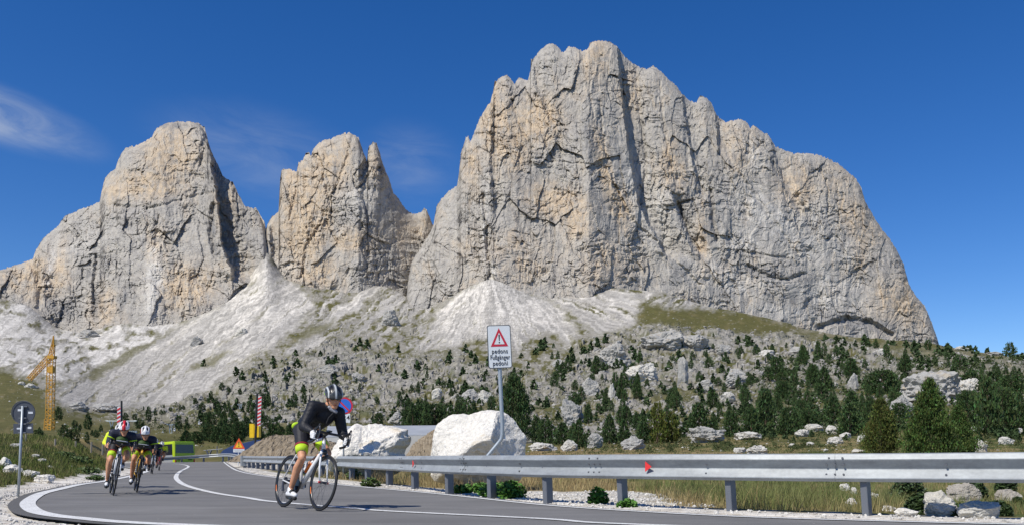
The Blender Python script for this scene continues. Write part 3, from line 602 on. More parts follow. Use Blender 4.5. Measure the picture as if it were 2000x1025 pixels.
ch = ok[R.choice(len(ok), 2600)]; j, i = ch[:, 0], ch[:, 1]; bp = np.stack([GX[j, i], GY[j, i], GZ[j, i]], 1)
keep = fbm(GP[j, i] / 30, SY[j, i] / 14, 3, 303) > -.02; bp = bp[keep]
bs = (.5 + 2.6 * R.uniform(size=len(bp)) ** 4) * bp[:, 1] / F
tag(scatter_rocks('scattered_stones', bp, bs, sm_.m, lambda R, n: (R.uniform(.38, .60, n)[:, None] * np.array([1, .97, .90])), seed=9, flat=.6), 'small pale stones scattered over the grassy ground', 'stones', kind='stuff')
ok = np.argwhere((scree > .4) & (GY > 400) & (GP > -50) & (GP < 1500)); ch = ok[R.choice(len(ok), 3500)]; j, i = ch[:, 0], ch[:, 1]; bp = np.stack([GX[j, i], GY[j, i], GZ[j, i]], 1)
bs = (.5 + 2.2 * R.uniform(size=len(bp)) ** 5) * bp[:, 1] / F
tag(scatter_rocks('scree_blocks', bp, bs, sm_.m, lambda R, n: (R.uniform(.34, .55, n)[:, None] * np.array([1, .97, .92])), seed=10, flat=.5), 'rubble lying on the white scree fans', 'rubble', kind='stuff')
# ------------------------------------------------------------------ single rocks and boulders
from mathutils import noise as mnoise
def rock_mat(name, lo, hi, warm, bump=.03, scale=3):
    t = NT(name, .93, .12); v = t.coord('Object'); a = t.noise(scale * .8, 8, .72, v); b = t.noise(scale * 6, 6, .7, v); w = t.noise(scale * .45, 4, .6, v, .5)
    c = t.mix(a, lo, hi); c = t.mix(t.ramp(w, [(.56, (0, 0, 0)), (.72, (1, 1, 1))]), c, warm)
    c = t.mix(1.0, c, t.ramp(b, [(.3, (.8, .8, .8)), (.65, (1.12, 1.12, 1.12))]), 'MULTIPLY')
    t.base(c); vo = t.voro(scale * 1.6, t.coord('Object', (1, 1, 1.6)))[0]
    h = t.n('ShaderNodeMath', operation='ADD'); t.l(a, h.inputs[0]); t.l(b, h.inputs[1]); t.bump(h.outputs[0], bump, .9); return t.m
m_white = rock_mat('white_limestone', (.66, .62, .54), (.82, .79, .73), (.56, .43, .24), .05, 2.2)
m_grey = rock_mat('grey_limestone', (.27, .26, .24), (.46, .45, .42), (.40, .34, .25), .12, .8)
m_brown = rock_mat('brown_limestone', (.34, .30, .24), (.60, .56, .49), (.24, .17, .09), .10, 2.6)
m_pale = rock_mat('pale_limestone', (.42, .40, .35), (.62, .60, .55), (.45, .36, .24), .05, 1.5)
def rock_obj(name, loc, rx, ry, rz_, mat, seed, outline=None, sub=4, rough=.12, label='', group=None, cuts=9, rot=0):
    bm = bmesh.new(); bmesh.ops.create_icosphere(bm, subdivisions=sub, radius=1); r = random.Random(seed)
    off = Vector((r.uniform(-50, 50), r.uniform(-50, 50), r.uniform(-50, 50)))
    planes = [(Vector((r.gauss(0, 1), r.gauss(0, 1), r.gauss(0, 1))).normalized(), r.uniform(.62, .88)) for _ in range(cuts)]
    if outline: ang = np.array([math.atan2(z, x) for x, z in outline]); rad = np.array([math.hypot(x, z) for x, z in outline]); o_ = np.argsort(ang); ang = ang[o_]; rad = rad[o_]; ang = np.concatenate([ang - 2 * np.pi, ang, ang + 2 * np.pi]); rad = np.tile(rad, 3)
    for v in bm.verts:
        p = v.co.copy(); n = p.copy()
        for d, h in planes:
            s = p.dot(d) - h
            if s > 0: p -= d * s * (.9 if not outline else .9 * min(1, abs(n.y) * 2.2))
        q = n * 1.5 + off
        if not outline: q = Vector((q.x, q.y, q.z * 1.7))
        amp = mnoise.fractal(q, .7, 2.1, 6) * rough + (abs(mnoise.noise(q * 2.3)) - .3) * rough * .5 + mnoise.noise(q * 9) * rough * .14 + (abs(mnoise.noise(q * 5)) - .2) * rough * .25
        p *= 1 + amp
        if outline:
            th = math.atan2(p.z, p.x); k = float(np.interp(th, ang, rad)); e = math.hypot(p.x, p.z)
            v.co = Vector((e * k * math.cos(th), p.y * ry, e * k * math.sin(th)))
        else: v.co = Vector((p.x * rx, p.y * ry, p.z * rz_))
    me = bpy.data.meshes.new(name); bm.to_mesh(me); bm.free(); me.materials.append(mat)
    o = bpy.data.objects.new(name, me); C.objects.link(o); o.location = loc; o.rotation_euler = (0, 0, rot)
    return tag(o, label, 'rock' if name == 'rock' else 'boulder', group)
def zp(lst, ox, oy, k): return [(ox + x * k, oy + y * k) for x, y in lst]
def big(out, Y, ry, mat, seed, label, rough):
    cx = (min(p[0] for p in out) + max(p[0] for p in out)) / 2; cy = (min(p[1] for p in out) + max(p[1] for p in out)) / 2
    o = [((x - cx) / F * Y, (cy - y) / F * Y) for x, y in out]
    return rock_obj('boulder', at(cx, cy, Y), 1, ry, 1, mat, seed, o, 6, rough, label, cuts=12)
big(zp([(832, 560), (835, 470), (850, 380), (875, 290), (900, 220), (960, 160), (1040, 130), (1150, 125), (1220, 95), (1310, 85), (1410, 100), (1470, 120), (1540, 180), (1590, 260), (1625, 300), (1622, 400), (1600, 500), (1560, 640), (1400, 690), (1240, 690), (1150, 700), (1000, 690), (870, 670), (835, 620)], 640, 780, .239), 18.6, 1.0, m_white, 3, 'huge white boulder behind the bent sign pole', .055)
big(zp([(0, 500), (60, 400), (140, 300), (190, 220), (240, 195), (300, 212), (400, 208), (460, 213), (560, 225), (620, 238), (660, 250), (655, 290), (680, 312), (672, 370), (640, 400), (630, 440), (650, 470), (640, 560), (500, 620), (300, 625), (100, 600), (20, 580)], 640, 780, .239), 26, 1.3, m_white, 12, 'long white boulder behind the leading cyclist and the rail', .07)
rocks = [  # px, base row, width, height, material, label
 (4, 915, 26, 21, m_white, 'pale rock cut off by the left edge of the photo, on the grassy bank'),
 (20, 925, 34, 20, m_white, 'pale rounded rock left of the round sign pole'),
 (56, 935, 34, 17, m_white, 'pale rock just right of the round sign pole'),
 (83, 943, 38, 18, m_white, 'pale pointed rock nearest the road on the left bank'),
 (27, 875, 22, 9, m_pale, 'flat rock high on the left bank behind the round sign'),
 (66, 893, 18, 7, m_pale, 'small flat stone halfway up the left bank'), (80, 903, 16, 6, m_pale, 'thin flat stone in the grass of the left bank'), (96, 915, 16, 6, m_pale, 'lowest of the flat stones in the bank grass'),
 (1240, 877, 42, 23, m_grey, 'dark hollow grey rock in front of the olive green tree'), (1385, 864, 70, 34, m_grey, 'big cracked grey boulder on the meadow above the rail'),
 (1060, 880, 50, 20, m_pale, 'ragged pale outcrop just right of the huge white boulder'), (1113, 880, 30, 26, m_pale, 'pointed pale rock at the end of the rubble bank'),
 (1465, 858, 60, 15, m_pale, 'low flat outcrop right of the cracked grey boulder'), (1447, 885, 26, 12, m_pale, 'small pale rock on the dry grass left of a twin'), (1485, 889, 40, 19, m_pale, 'lumpy pale rock directly above the rail'),
 (1569, 852, 28, 16, m_pale, 'pale rock in front of a long flat one'), (1594, 842, 38, 15, m_pale, 'long flat pale rock below the pines'), (1627, 849, 24, 21, m_pale, 'tall pale rock right of the long flat one'),
 (1635, 866, 34, 15, m_pale, 'broad pale rock on the olive meadow'), (1687, 862, 18, 17, m_pale, 'pale block beside the left big pine'), (1655, 855, 22, 11, m_pale, 'low pale rock between two larger ones'), (1542, 847, 13, 9, m_pale, 'small lone pale stone at the edge of the pines'),
 (1917, 882, 25, 27, m_pale, 'leaning pale block right of the biggest pine'), (1969, 867, 27, 17, m_pale, 'pale rock on the meadow at the far right'), (1911, 843, 28, 12, m_pale, 'slanting pale slab between the right pines'), (1960, 843, 14, 13, m_pale, 'small upright rock under the far right pines'), (1992, 846, 16, 12, m_pale, 'pale rock cut by the right edge of the photo'),
 (1583, 869, 14, 7, m_pale, 'small flat stone in the olive meadow'), (1548, 873, 13, 9, m_pale, 'little white stone left on the olive meadow'), (1613, 881, 9, 6, m_pale, 'tiny white stone just above the rail'), (1680, 886, 24, 9, m_pale, 'flat stone touching the top of the rail line'),
 (1652, 958, 18, 17, m_white, 'white rock under the rail, upper one left of the last post'), (1668, 966, 12, 15, m_white, 'narrow white rock partly behind the last post'), (1665, 989, 24, 15, m_white, 'white rock at the foot of the last post on its left'), (1708, 976, 20, 14, m_white, 'white rock right of the last post'), (1739, 1000, 25, 13, m_white, 'rounded white rock at the gravel edge right of the last post'), (1775, 1009, 40, 18, m_white, 'largest white rock at the gravel edge on the right'),
 (1846, 1008, 70, 46, m_pale, 'craggy outcrop below the rail right of the juniper'), (1925, 1012, 70, 38, m_pale, 'low grey outcrop at the lower right below the rail'), (1886, 982, 62, 40, m_brown, 'upper part of the crag behind the rail at the right'), (1975, 985, 50, 24, m_brown, 'grey slab in the grass at the lower right corner'),
 (1838, 782, 112, 58, m_grey, 'biggest rock crag standing over the right pines'), (1892, 776, 46, 42, m_pale, 'right shoulder of the crag over the pines'), (1768, 815, 46, 50, m_grey, 'dark shaded crag between the two big pines'), (1668, 764, 22, 34, m_grey, 'thin grey spire among the right pines'),
 (1203, 713, 58, 50, m_grey, 'tall grey dome on the slope right of the pedestrian sign'), (1256, 745, 62, 40, m_pale, 'slanting pinkish slab below the tall grey dome'), (1300, 684, 82, 44, m_grey, 'left half of the wide crag at the top of the rocky slope'), (1358, 684, 62, 36, m_grey, 'right half of the wide crag at the top of the rocky slope'), (1441, 752, 46, 31, m_grey, 'rounded grey boulder in the middle of the pine slope'), (1333, 746, 22, 48, m_grey, 'narrow grey rock rib below the wide crag'),
 (1155, 772, 36, 36, m_grey, 'grey block among pines right of the big tree'), (1118, 826, 44, 52, m_grey, 'steep grey crag right of the big tree'), (1196, 778, 15, 34, m_pale, 'slim pale rock between two dark pines'), (1380, 767, 38, 30, m_grey, 'grey rock left of the rounded boulder'), (1413, 692, 30, 24, m_grey, 'grey rock just below the upper meadow'), (1422, 783, 28, 18, m_pale, 'pale rubble mound in the pine slope'), (1162, 874, 27, 30, m_grey, 'grey rock behind the rail between pines'),
 (852, 778, 22, 24, m_pale, 'pale upright rock above the white boulders'), (920, 787, 34, 30, m_grey, 'grey cave rock left of the big tree'), (948, 786, 28, 26, m_pale, 'pale rock beside the cave rock'), (880, 812, 17, 19, m_grey, 'round grey rock in the dark pines'), (760, 636, 38, 36, m_grey, 'lone rock tower on the grass streaked slope'), (775, 832, 32, 26, m_grey, 'grey boulder above the grey roof'), (640, 730, 34, 20, m_grey, 'grey block on the ridge above the cyclist'), (700, 745, 30, 18, m_grey, 'low grey block right of the ridge above the cyclist'),
 (380, 676, 25, 19, m_grey, 'solitary grey boulder in the middle of the white scree'), (470, 654, 24, 16, m_pale, 'brownish boulder high on the white scree'), (200, 806, 50, 20, m_grey, 'broad grey boulder at the foot of the scree'), (150, 800, 34, 16, m_grey, 'grey boulder at the foot of the scree right of the crane'), (170, 660, 40, 16, m_grey, 'grey step of rock behind the crane top'), (58, 757, 22, 10, m_pale, 'pale boulder on the green meadow left of the crane'), (40, 752, 14, 7, m_pale, 'small pale boulder on the green meadow at the far left'),
 (1090, 715, 24, 14, m_grey, 'grey rock just right of the pedestrian sign plate'), (1500, 700, 34, 20, m_pale, 'pale rock cluster below the upper meadow'), (1560, 690, 30, 16, m_grey, 'grey rocks under the right end of the cliff'), (1720, 692, 22, 12, m_pale, 'pale rock on the right ridge'), (1880, 684, 26, 10, m_pale, 'pale rocks on the skyline right of the cliff'), (1945, 694, 30, 10, m_grey, 'low rocks on the skyline left of the last pine'),
]
for k, (px, py, w, h, m, lab) in enumerate(rocks):
    g = ground_at(px, py, 9 if py > 900 else 24)
    if g is None: print('no ground', px, py); continue
    s = g.y / F; rx = w / 2 * s * 1.12; rz_ = h * s * .72
    big_ = w > 38 or (py > 900 and w > 30)
    rock_obj('rock', g + Vector((0, rx * .5, h * s * .30)), rx, rx * .85, rz_, m, 900 + k, None, 5 if w > 24 or py > 900 else 4, .15 if py > 900 else .24 if big_ else .19, lab, rot=0, cuts=16)

# ------------------------------------------------------------------ guardrails
zinc = NT('galvanised_steel', .5, .4, .12); v = zinc.coord('Object'); a = zinc.noise(2.2, 6, .7, zinc.coord('Object', (1, 1, 4))); b = zinc.noise(25, 4, .6, v); vo = zinc.voro(30, v)
zc = zinc.mix(1.0, zinc.ramp(a, [(.3, (.235, .25, .26)), (.7, (.36, .385, .395))]), zinc.ramp(b, [(.3, (.9, .9, .9)), (.7, (1.06, 1.06, 1.06))]), 'MULTIPLY')
zinc.base(zc); zinc.bump(b, .002, .3)
zpost = paint('post_steel', (.15, .16, .18), .55, .4, .3, .12, 8)
bolt_m = paint('bolt_steel', (.16, .16, .17), .5, .5, .6)
red_m = paint('red_reflector', (.72, .03, .03), .3, .6, 0, .08)
PROF = [(.045, .0), (.078, .034), (.077, .044), (.013, .135), (.012, .143), (.078, .236), (.081, .246), (.052, .300), (.030, .31)]
def beam(path, name, parent, th=.006, lap=0):
    """W-beam along path [(x,y,ztop)], bulging to the right-hand side of travel"""
    n = len(path); V = []; k = len(PROF)
    prof = [(u + th / 2, z) for u, z in PROF] + [(u - th / 2, z) for u, z in PROF[::-1]]; K = len(prof)
    for i, p in enumerate(path):
        a = path[max(i - 1, 0)]; b = path[min(i + 1, n - 1)]; tx, ty = b[0] - a[0], b[1] - a[1]; l = math.hypot(tx, ty); nx, ny = ty / l, -tx / l
        for u, z in prof: V.append((p[0] + nx * (u + lap), p[1] + ny * (u + lap), p[2] - .31 + z))
    Fq = [(i * K + j, i * K + (j + 1) % K, (i + 1) * K + (j + 1) % K, (i + 1) * K + j) for i in range(n - 1) for j in range(K)]
    Fq += [tuple(range(K)), tuple((n - 1) * K + j for j in range(K))[::-1]]
    mb = MB(); mb.add(V, Fq); o = mb.build(name, zinc.m, parent, False)
    return o
def frame_at(path, s):
    acc = 0
    for a, b in zip(path[:-1], path[1:]):
        l = math.hypot(b[0] - a[0], b[1] - a[1])
        if acc + l >= s: t = (s - acc) / l; return Vector([a[i] + (b[i] - a[i]) * t for i in range(3)]), Vector(((b[0] - a[0]) / l, (b[1] - a[1]) / l, 0))
        acc += l
    return Vector(path[-1]), Vector(((path[-1][0] - path[-2][0]) / l, (path[-1][1] - path[-2][1]) / l, 0))
def plen(p): return sum(math.hypot(b[0] - a[0], b[1] - a[1]) for a, b in zip(p[:-1], p[1:]))
# near rail; path runs from far end to the right
ctl = [(476, 46, 890), (500, 42, 890), (530, 37.5, 890), (565, 33.5, 890), (600, 30, 890), (640, 26.6, 890), (682, 23.6, 890), (713, 21.6, 890), (754, 19.3, 890), (803, 17.2, 889.6), (869, 15.1, 889), (950, 13.6, 888.5), (1061, 12.2, 888), (1210, 11.15, 886.5), (1419, 10.25, 885.5), (1690, 9.5, 884.5), (2000, 8.75, 882), (2400, 7.9, 880), (3000, 6.9, 876)]
P3 = [((px - CX) / F * Y, Y, CAMZ + (HY - ty) / F * Y) for px, Y, ty in ctl]
NR = [tuple(q) for q in spline(P3, 8)]; LN = plen(NR)
rail = thing('guardrail', 'long galvanised guardrail along the near bend with two red reflectors', 'guardrail', (0, 0, 0))
def sub_path(path, s0, s1, st=.25):
    n = max(2, int((s1 - s0) / st)); return [tuple(frame_at(path, s0 + (s1 - s0) * k / n)[0]) for k in range(n + 1)]
# find the arc length at a given column
def s_at(path, px):
    best = None; L_ = plen(path)
    for k in range(int(L_ * 20)):
        p, _ = frame_at(path, k / 20); q = CX + F * p.x / p.y
        if best is None or abs(q - px) < best[0]: best = (abs(q - px), k / 20)
    return best[1]
joints = [0] + [s_at(NR, q) for q in (560, 640, 790, 912, 1165, 1635)] + [LN]
for k, (a, b) in enumerate(zip(joints[:-1], joints[1:])):
    beam(sub_path(NR, a - (.16 if k else 0), b), 'beam', rail, lap=.009 if k % 2 else 0)
def bolt(s, zz):
    p, t = frame_at(NR, s); nrm = Vector((t.y, -t.x, 0)); off = {-.05: .070, -.125: .040, -.23: .046}[zz]
    mb = MB(); mb.tube([p + nrm * off + Vector((0, 0, zz)), p + nrm * (off + .024) + Vector((0, 0, zz))], .0115, 8); mb.build('bolt', bolt_m, rail)
for q in joints[1:-1]:
    for zz in (-.05, -.125, -.23):
        for d in (-.09, 0, .09) if zz != -.05 else (-.06, .08): bolt(q + d, zz)
for px in (1380, 830, 1020, 1850):
    for zz in (-.125, -.23): bolt(s_at(NR, px), zz)
def post_mesh(p, t, lean, zb, h=.05, w=.085):
    """channel post: web across the road direction, two flanges"""
    nrm = Vector((t.y, -t.x, 0)); top = p - nrm * .115 + Vector((0, 0, -.06)); bot = Vector((top.x, top.y, zb)) + t * lean
    t = Vector((.60, .80, 0)); nrm = Vector((.80, -.60, 0)); w = w * 1.5; top = top + nrm * .02 - t * w * .35; bot = bot + nrm * .02 - t * w * .35
    mb = MB()
    def slab(a0, a1, b0, b1):
        v = []
        for c in (top, bot):
            for (i, j) in ((a0, b0), (a1, b0), (a1, b1), (a0, b1)): v.append(c + t * i - nrm * j)
        mb.add(v, [(0, 1, 2, 3), (7, 6, 5, 4), (0, 4, 5, 1), (1, 5, 6, 2), (2, 6, 7, 3), (3, 7, 4, 0)])
    slab(-w / 2, w / 2, 0, .006); slab(-w / 2, -w / 2 + .006, .007, .07); slab(w / 2 - .006, w / 2, .007, .07)
    return mb
posts = [476, 484, 492, 501, 510, 520, 531, 543, 556, 570, 586, 604, 626, 652, 682, 713.4, 754.7, 803.7, 869.5, 950.8, 1061.6, 1210, 1419, 1691, 2110]
for px in posts:
    p, t = frame_at(NR, s_at(NR, px)); zb = float(gz_xy(p.x, p.y)) - .15
    post_mesh(p, t, .05, zb, w=.10 if px > 600 else .11).build('post', zpost, rail)
for px in (1276, 816):
    p, t = frame_at(NR, s_at(NR, px)); nrm = Vector((t.y, -t.x, 0)); mb = MB(); c = p + nrm * .10 + Vector((0, 0, -.155))
    s = .068
    mb.prism([c - t * s * .55 + Vector((0, 0, s * .95)), c + t * s * .75 + Vector((0, 0, -.0)), c - t * s * .55 + Vector((0, 0, -s * .9))], nrm * -.012)
    mb.build('reflector', red_m, rail)
# end plate
p, t = frame_at(NR, 0); mb = MB(); mb.box((p.x - .02, p.y, p.z - .25), (.5, .25, .55), math.atan2(t.y, t.x)); mb.build('end_plate', zinc.m, rail)
# far rail crossing behind the crest
ctl = [(180, 74, 895), (300, 82, 893), (340, 84, 890.5), (400, 86, 887), (440, 85, 884.6), (458, 78, 885.6), (470, 68, 888.5), (477, 62, 890)]
FR = [tuple(q) for q in spline([((px - CX) / F * Y, Y, CAMZ + (HY - ty) / F * Y) for px, Y, ty in ctl], 6)]; LF = plen(FR)
fr = thing('guardrail', 'distant galvanised guardrail curving across the crest behind the cyclists', 'guardrail')
beam(sub_path(FR, 0, LF, 1), 'beam', fr)
for k in range(int(LF / 2.1)):
    p, t = frame_at(FR, 1 + k * 2.1); post_mesh(p, t, 0, p.z - 1.05, w=.12).build('post', zpost, fr)

# ------------------------------------------------------------------ signs
sg_white = paint('sign_white', (.66, .69, .70), .35, .5, 0, .03, 3); sg_red = paint('sign_red', (.50, .02, .04), .35, .5, 0, .05, 3); sg_black = paint('sign_black', (.015, .015, .018), .4, .5)
sg_blue = paint('sign_blue', (.02, .13, .55), .35, .5, 0, .05, 3); sg_yel = paint('sign_yellow', (.85, .48, .02), .4, .5, 0, .06, 3); sg_grey = paint('sign_back', (.055, .065, .085), .6, .4, .1, .25, 9)
sg_orange = paint('sign_orange_red', (.75, .09, .02), .4, .5); edge_m = paint('sign_edge', (.10, .11, .12), .5, .4, .2)
def text(s, size, mat, parent, loc, bold=.0, thick=.001, rot=(math.pi / 2, 0, 0), name='lettering', sx=1):
    cu = bpy.data.curves.new(name, 'FONT'); cu.body = s; cu.size = size; cu.align_x = 'CENTER'; cu.align_y = 'CENTER'; cu.offset = bold; cu.extrude = thick; cu.resolution_u = 4; cu.space_character = 1.08
    o = bpy.data.objects.new(name, cu); C.objects.link(o); dg = bpy.context.evaluated_depsgraph_get(); dg.update()
    me = bpy.data.meshes.new_from_object(o.evaluated_get(dg)); bpy.data.objects.remove(o)
    me.materials.clear(); me.materials.append(mat); o = bpy.data.objects.new(name, me); C.objects.link(o); o.parent = parent; o.location = loc; o.rotation_euler = rot; o.scale = (sx, 1, 1); return o
def rrect(w, h, r, y, n=5):
    pts = []
    for cx, cz, a0 in ((w / 2 - r, h / 2 - r, 0), (-w / 2 + r, h / 2 - r, 90), (-w / 2 + r, -h / 2 + r, 180), (w / 2 - r, -h / 2 + r, 270)):
        for k in range(n + 1): a = math.radians(a0 + 90 * k / n); pts.append((cx + r * math.cos(a), y, cz + r * math.sin(a)))
    return pts
def tri(R_, y, r=.0, zc=0):
    """triangle with slightly rounded corners, apex up"""
    pts = []
    for k in range(3):
        a = math.radians(90 + 120 * k); cx, cz = (R_ - 2 * r) * math.cos(a), (R_ - 2 * r) * math.sin(a) + zc
        for j in range(-2, 3): b = a + math.radians(30 * j); pts.append((cx + r * math.cos(b), y, cz + r * math.sin(b)))
    return pts
# pedestrian warning sign: bent pole behind the rail
YS_ = 14.6; k = YS_ / F
base = at(952, 889, YS_); gz0 = float(gz_xy(base.x, base.y))
ps = thing('pedestrian_sign', 'white sign with red triangle reading pedons Fußgänger pedoni on a bent pole', 'sign', (base.x, base.y, gz0))
L0 = lambda px, py, Y=YS_: at(px, py, Y) - Vector((base.x, base.y, gz0))
mb = MB(); mb.tube([L0(930, 925), L0(953, 889), L0(972, 866), L0(979, 857), L0(981, 848), L0(981, 830), L0(976, 721), L0(974, 645)], .030 * 1.1, 12); mb.build('pole', paint('pole_zinc', (.36, .40, .43), .45, .5, .4, .08, 10), ps, True)
pc = L0(975.7, 677); tilt = math.radians(-2.6)
plate = thing('plate', '', None); plate.parent = ps; plate.location = pc + Vector((0, -.045, 0)); plate.rotation_euler = (0, tilt, math.radians(6)); del_keys = [plate.pop(q, None) for q in ('label',)]
W, H = 46.5 * k, 84 * k
mb = MB(); mb.prism(rrect(W, H, .035, 0), (0, .012, 0))
pl_o = mb.build('plate', edge_m, ps); pl_o.location = plate.location; pl_o.rotation_euler = plate.rotation_euler
bpy.data.objects.remove(plate); plate = pl_o
mb = MB(); mb.prism(rrect(W - .028, H - .028, .028, -.0035), (0, .003, 0)); mb.build('face', sg_white, plate)
tz = H / 2 - .215 * H
def tri3(top, bl, br, y): return [(top[0], y, top[1]), (bl[0], y, bl[1]), (br[0], y, br[1])]
hw = 16.0 * k; T0 = H / 2 - 5.5 * k; B0 = T0 - 36 * k
mb = MB(); mb.prism(tri3((0, T0), (-hw - 1 * k, B0), (hw + 1 * k, B0), -.0062), (0, .0025, 0)); mb.build('triangle', sg_red, plate)
mb = MB(); mb.prism(tri3((0, T0 - 9.2 * k), (-hw + 5.8 * k, B0 + 4.2 * k), (hw - 5.8 * k, B0 + 4.2 * k), -.0082), (0, .0015, 0)); mb.build('triangle_field', sg_white, plate)
mb = MB(); zc = B0 + 4.2 * k; mb.prism([(-.0125, -.0102, zc + 18.5 * k), (.0125, -.0102, zc + 18.5 * k), (.006, -.0102, zc + 6.8 * k), (-.006, -.0102, zc + 6.8 * k)], (0, .0015, 0)); mb.tube([(0, -.0102, zc + 3.4 * k), (0, -.0088, zc + 3.4 * k)], .0125, 12); mb.build('exclamation_mark', sg_black, plate)
for s, z, sx in (('pedons', -9.0, .80), ('Fußgänger', -20.8, .69), ('pedoni', -32.5, .80)):
    text(s, 12.6 * k, sg_black, plate, (0, -.0085, z * k), .0005, .0012, sx=sx)
# no parking sign with hours plate
Yn = 24.3; k = Yn / F; b = at(671, 900, Yn); g0 = float(gz_xy(b.x, b.y))
npk = thing('no_parking_sign', 'round blue and red no parking sign with a small plate below, behind the leading cyclist', 'sign', (b.x, b.y, g0))
q = lambda px, py: at(px, py, Yn) - Vector((b.x, b.y, g0))
mb = MB(); mb.tube([(0, 0, -.1), q(671, 860), q(672, 780)], .026, 10); mb.build('pole', _mc['pole_zinc'], npk, True)
def disc(c, r, y0, y1, n=36): m_ = MB(); m_.tube([c + Vector((0, y0, 0)), c + Vector((0, y1, 0))], r, n); return m_
c = q(673, 792) + Vector((0, -.05, 0))
disc(c, 17 * k, .008, 0).build('disc', sg_red, npk); disc(c, 13.4 * k, -.001, -.004).build('blue_field', sg_blue, npk)
mb = MB(); mb.box(c + Vector((0, -.0065, 0)), (28.5 * k, .003, 3.0 * k), M=Matrix.Rotation(math.radians(45), 3, 'Y')); mb.build('slash', sg_red, npk)
mb = MB(); mb.box(q(672, 816) + Vector((0, -.045, 0)), (25 * k, .01, 17.5 * k)); mb.build('plate', sg_white, npk); text('0-24', 13.5 * k, sg_black, npk, q(671.0, 815.5) + Vector((0, -.052, 0)), .0015)
# orange work sign at the crest
Yo = 55; k = Yo / F; b = at(465, 906, Yo)
wk = thing('roadwork_sign', 'yellow and orange triangular warning sign with exclamation mark beside the far rail', 'sign', (b.x, b.y, b.z))
q = lambda px, py: at(px, py, Yo) - b
mb = MB(); mb.tube([(0, 0, -.2), q(466.5, 856)], .032, 8); mb.build('pole', sg_white, wk)
c = q(467, 872) + Vector((0, -.05, 0))
def trm(hw, ht, y, zo=0): return [(c.x, c.y + y, c.z + zo + ht * .5), (c.x - hw, c.y + y, c.z + zo - ht * .5), (c.x + hw, c.y + y, c.z + zo - ht * .5)]
c = q(467, 865) + Vector((0, -.05, 0))
MB().prism(trm(11.8 * k, 21 * k, 0), (0, .02, 0)).build('plate', sg_orange, wk); MB().prism(trm(7.4 * k, 13 * k, -.006, -1.6 * k), (0, .005, 0)).build('yellow_field', sg_yel, wk)
mb = MB(); mb.prism([(c.x - 1.1 * k, c.y - .012, c.z + 3.6 * k), (c.x + 1.1 * k, c.y - .012, c.z + 3.6 * k), (c.x + .5 * k, c.y - .012, c.z - 3.6 * k), (c.x - .5 * k, c.y - .012, c.z - 3.6 * k)], (0, .004, 0)); mb.box((c.x, c.y - .01, c.z - 5.6 * k), (1.9 * k, .004, 1.8 * k)); mb.build('exclamation_mark', sg_black, wk)
mb = MB(); mb.box(q(467, 879.2) + Vector((0, -.05, 0)), (22 * k, .02, 6.4 * k)); mb.build('lower_plate', sg_white, wk)
mb = MB(); mb.box(q(467, 878) + Vector((0, -.064, 0)), (17 * k, .004, .7 * k)); mb.box(q(467, 880.5) + Vector((0, -.064, 0)), (15 * k, .004, .6 * k)); mb.build('print_lines', paint('faded_print', (.35, .37, .38), .5), wk)
# round sign seen from behind, left verge
Yl = 14.2; k = Yl / F; b = at(35.5, 968, Yl); g0 = float(gz_xy(b.x, b.y))
rs = thing('round_sign', 'dark back of a round sign on a grey pole on the left verge', 'sign', (b.x, b.y, g0)); q = lambda px, py: at(px, py, Yl) - Vector((b.x, b.y, g0))
mb = MB(); mb.tube([q(35.2, 975), q(44.3, 792)], .0195, 12); mb.build('pole', _mc['pole_zinc'], rs, True)
mb = disc(q(44.3, 804.5) + Vector((0, .03, 0)), 22.6 * k, 0, .004); mb.tube([q(44.3, 804.5) + Vector((0, .015, 0)) + Vector((22.6 * k * math.cos(a), 0, 22.6 * k * math.sin(a))) for a in [2 * math.pi * i / 40 for i in range(40)]], .006, 6, closed=True); mb.build('disc', sg_grey, rs)
mb = MB(); mb.box(q(43.5, 835.8) + Vector((0, .03, 0)), (38.5 * k, .006, 19.5 * k), M=Matrix.Rotation(math.radians(-1.5), 3, 'Y')); mb.build('plate', sg_grey, rs)
mb = MB()
for px, py in ((45, 793), (43.5, 815.5), (43, 827), (42.5, 844)): mb.box(q(px, py) + Vector((0, .012, 0)), (15 * k, .02, 2.0 * k))
mb.build('bracket', zpost, rs)
mb = MB()
for px, py, w, h in ((36.5, 800, 7, 4), (58, 805, 9, 4), (35, 836, 8, 3), (56, 834.5, 7, 4)): mb.box(q(px, py) + Vector((0, .026, 0)), (w * k, .002, h * k))
mb.build('sticker', paint('sticker', (.55, .58, .62), .5), rs)

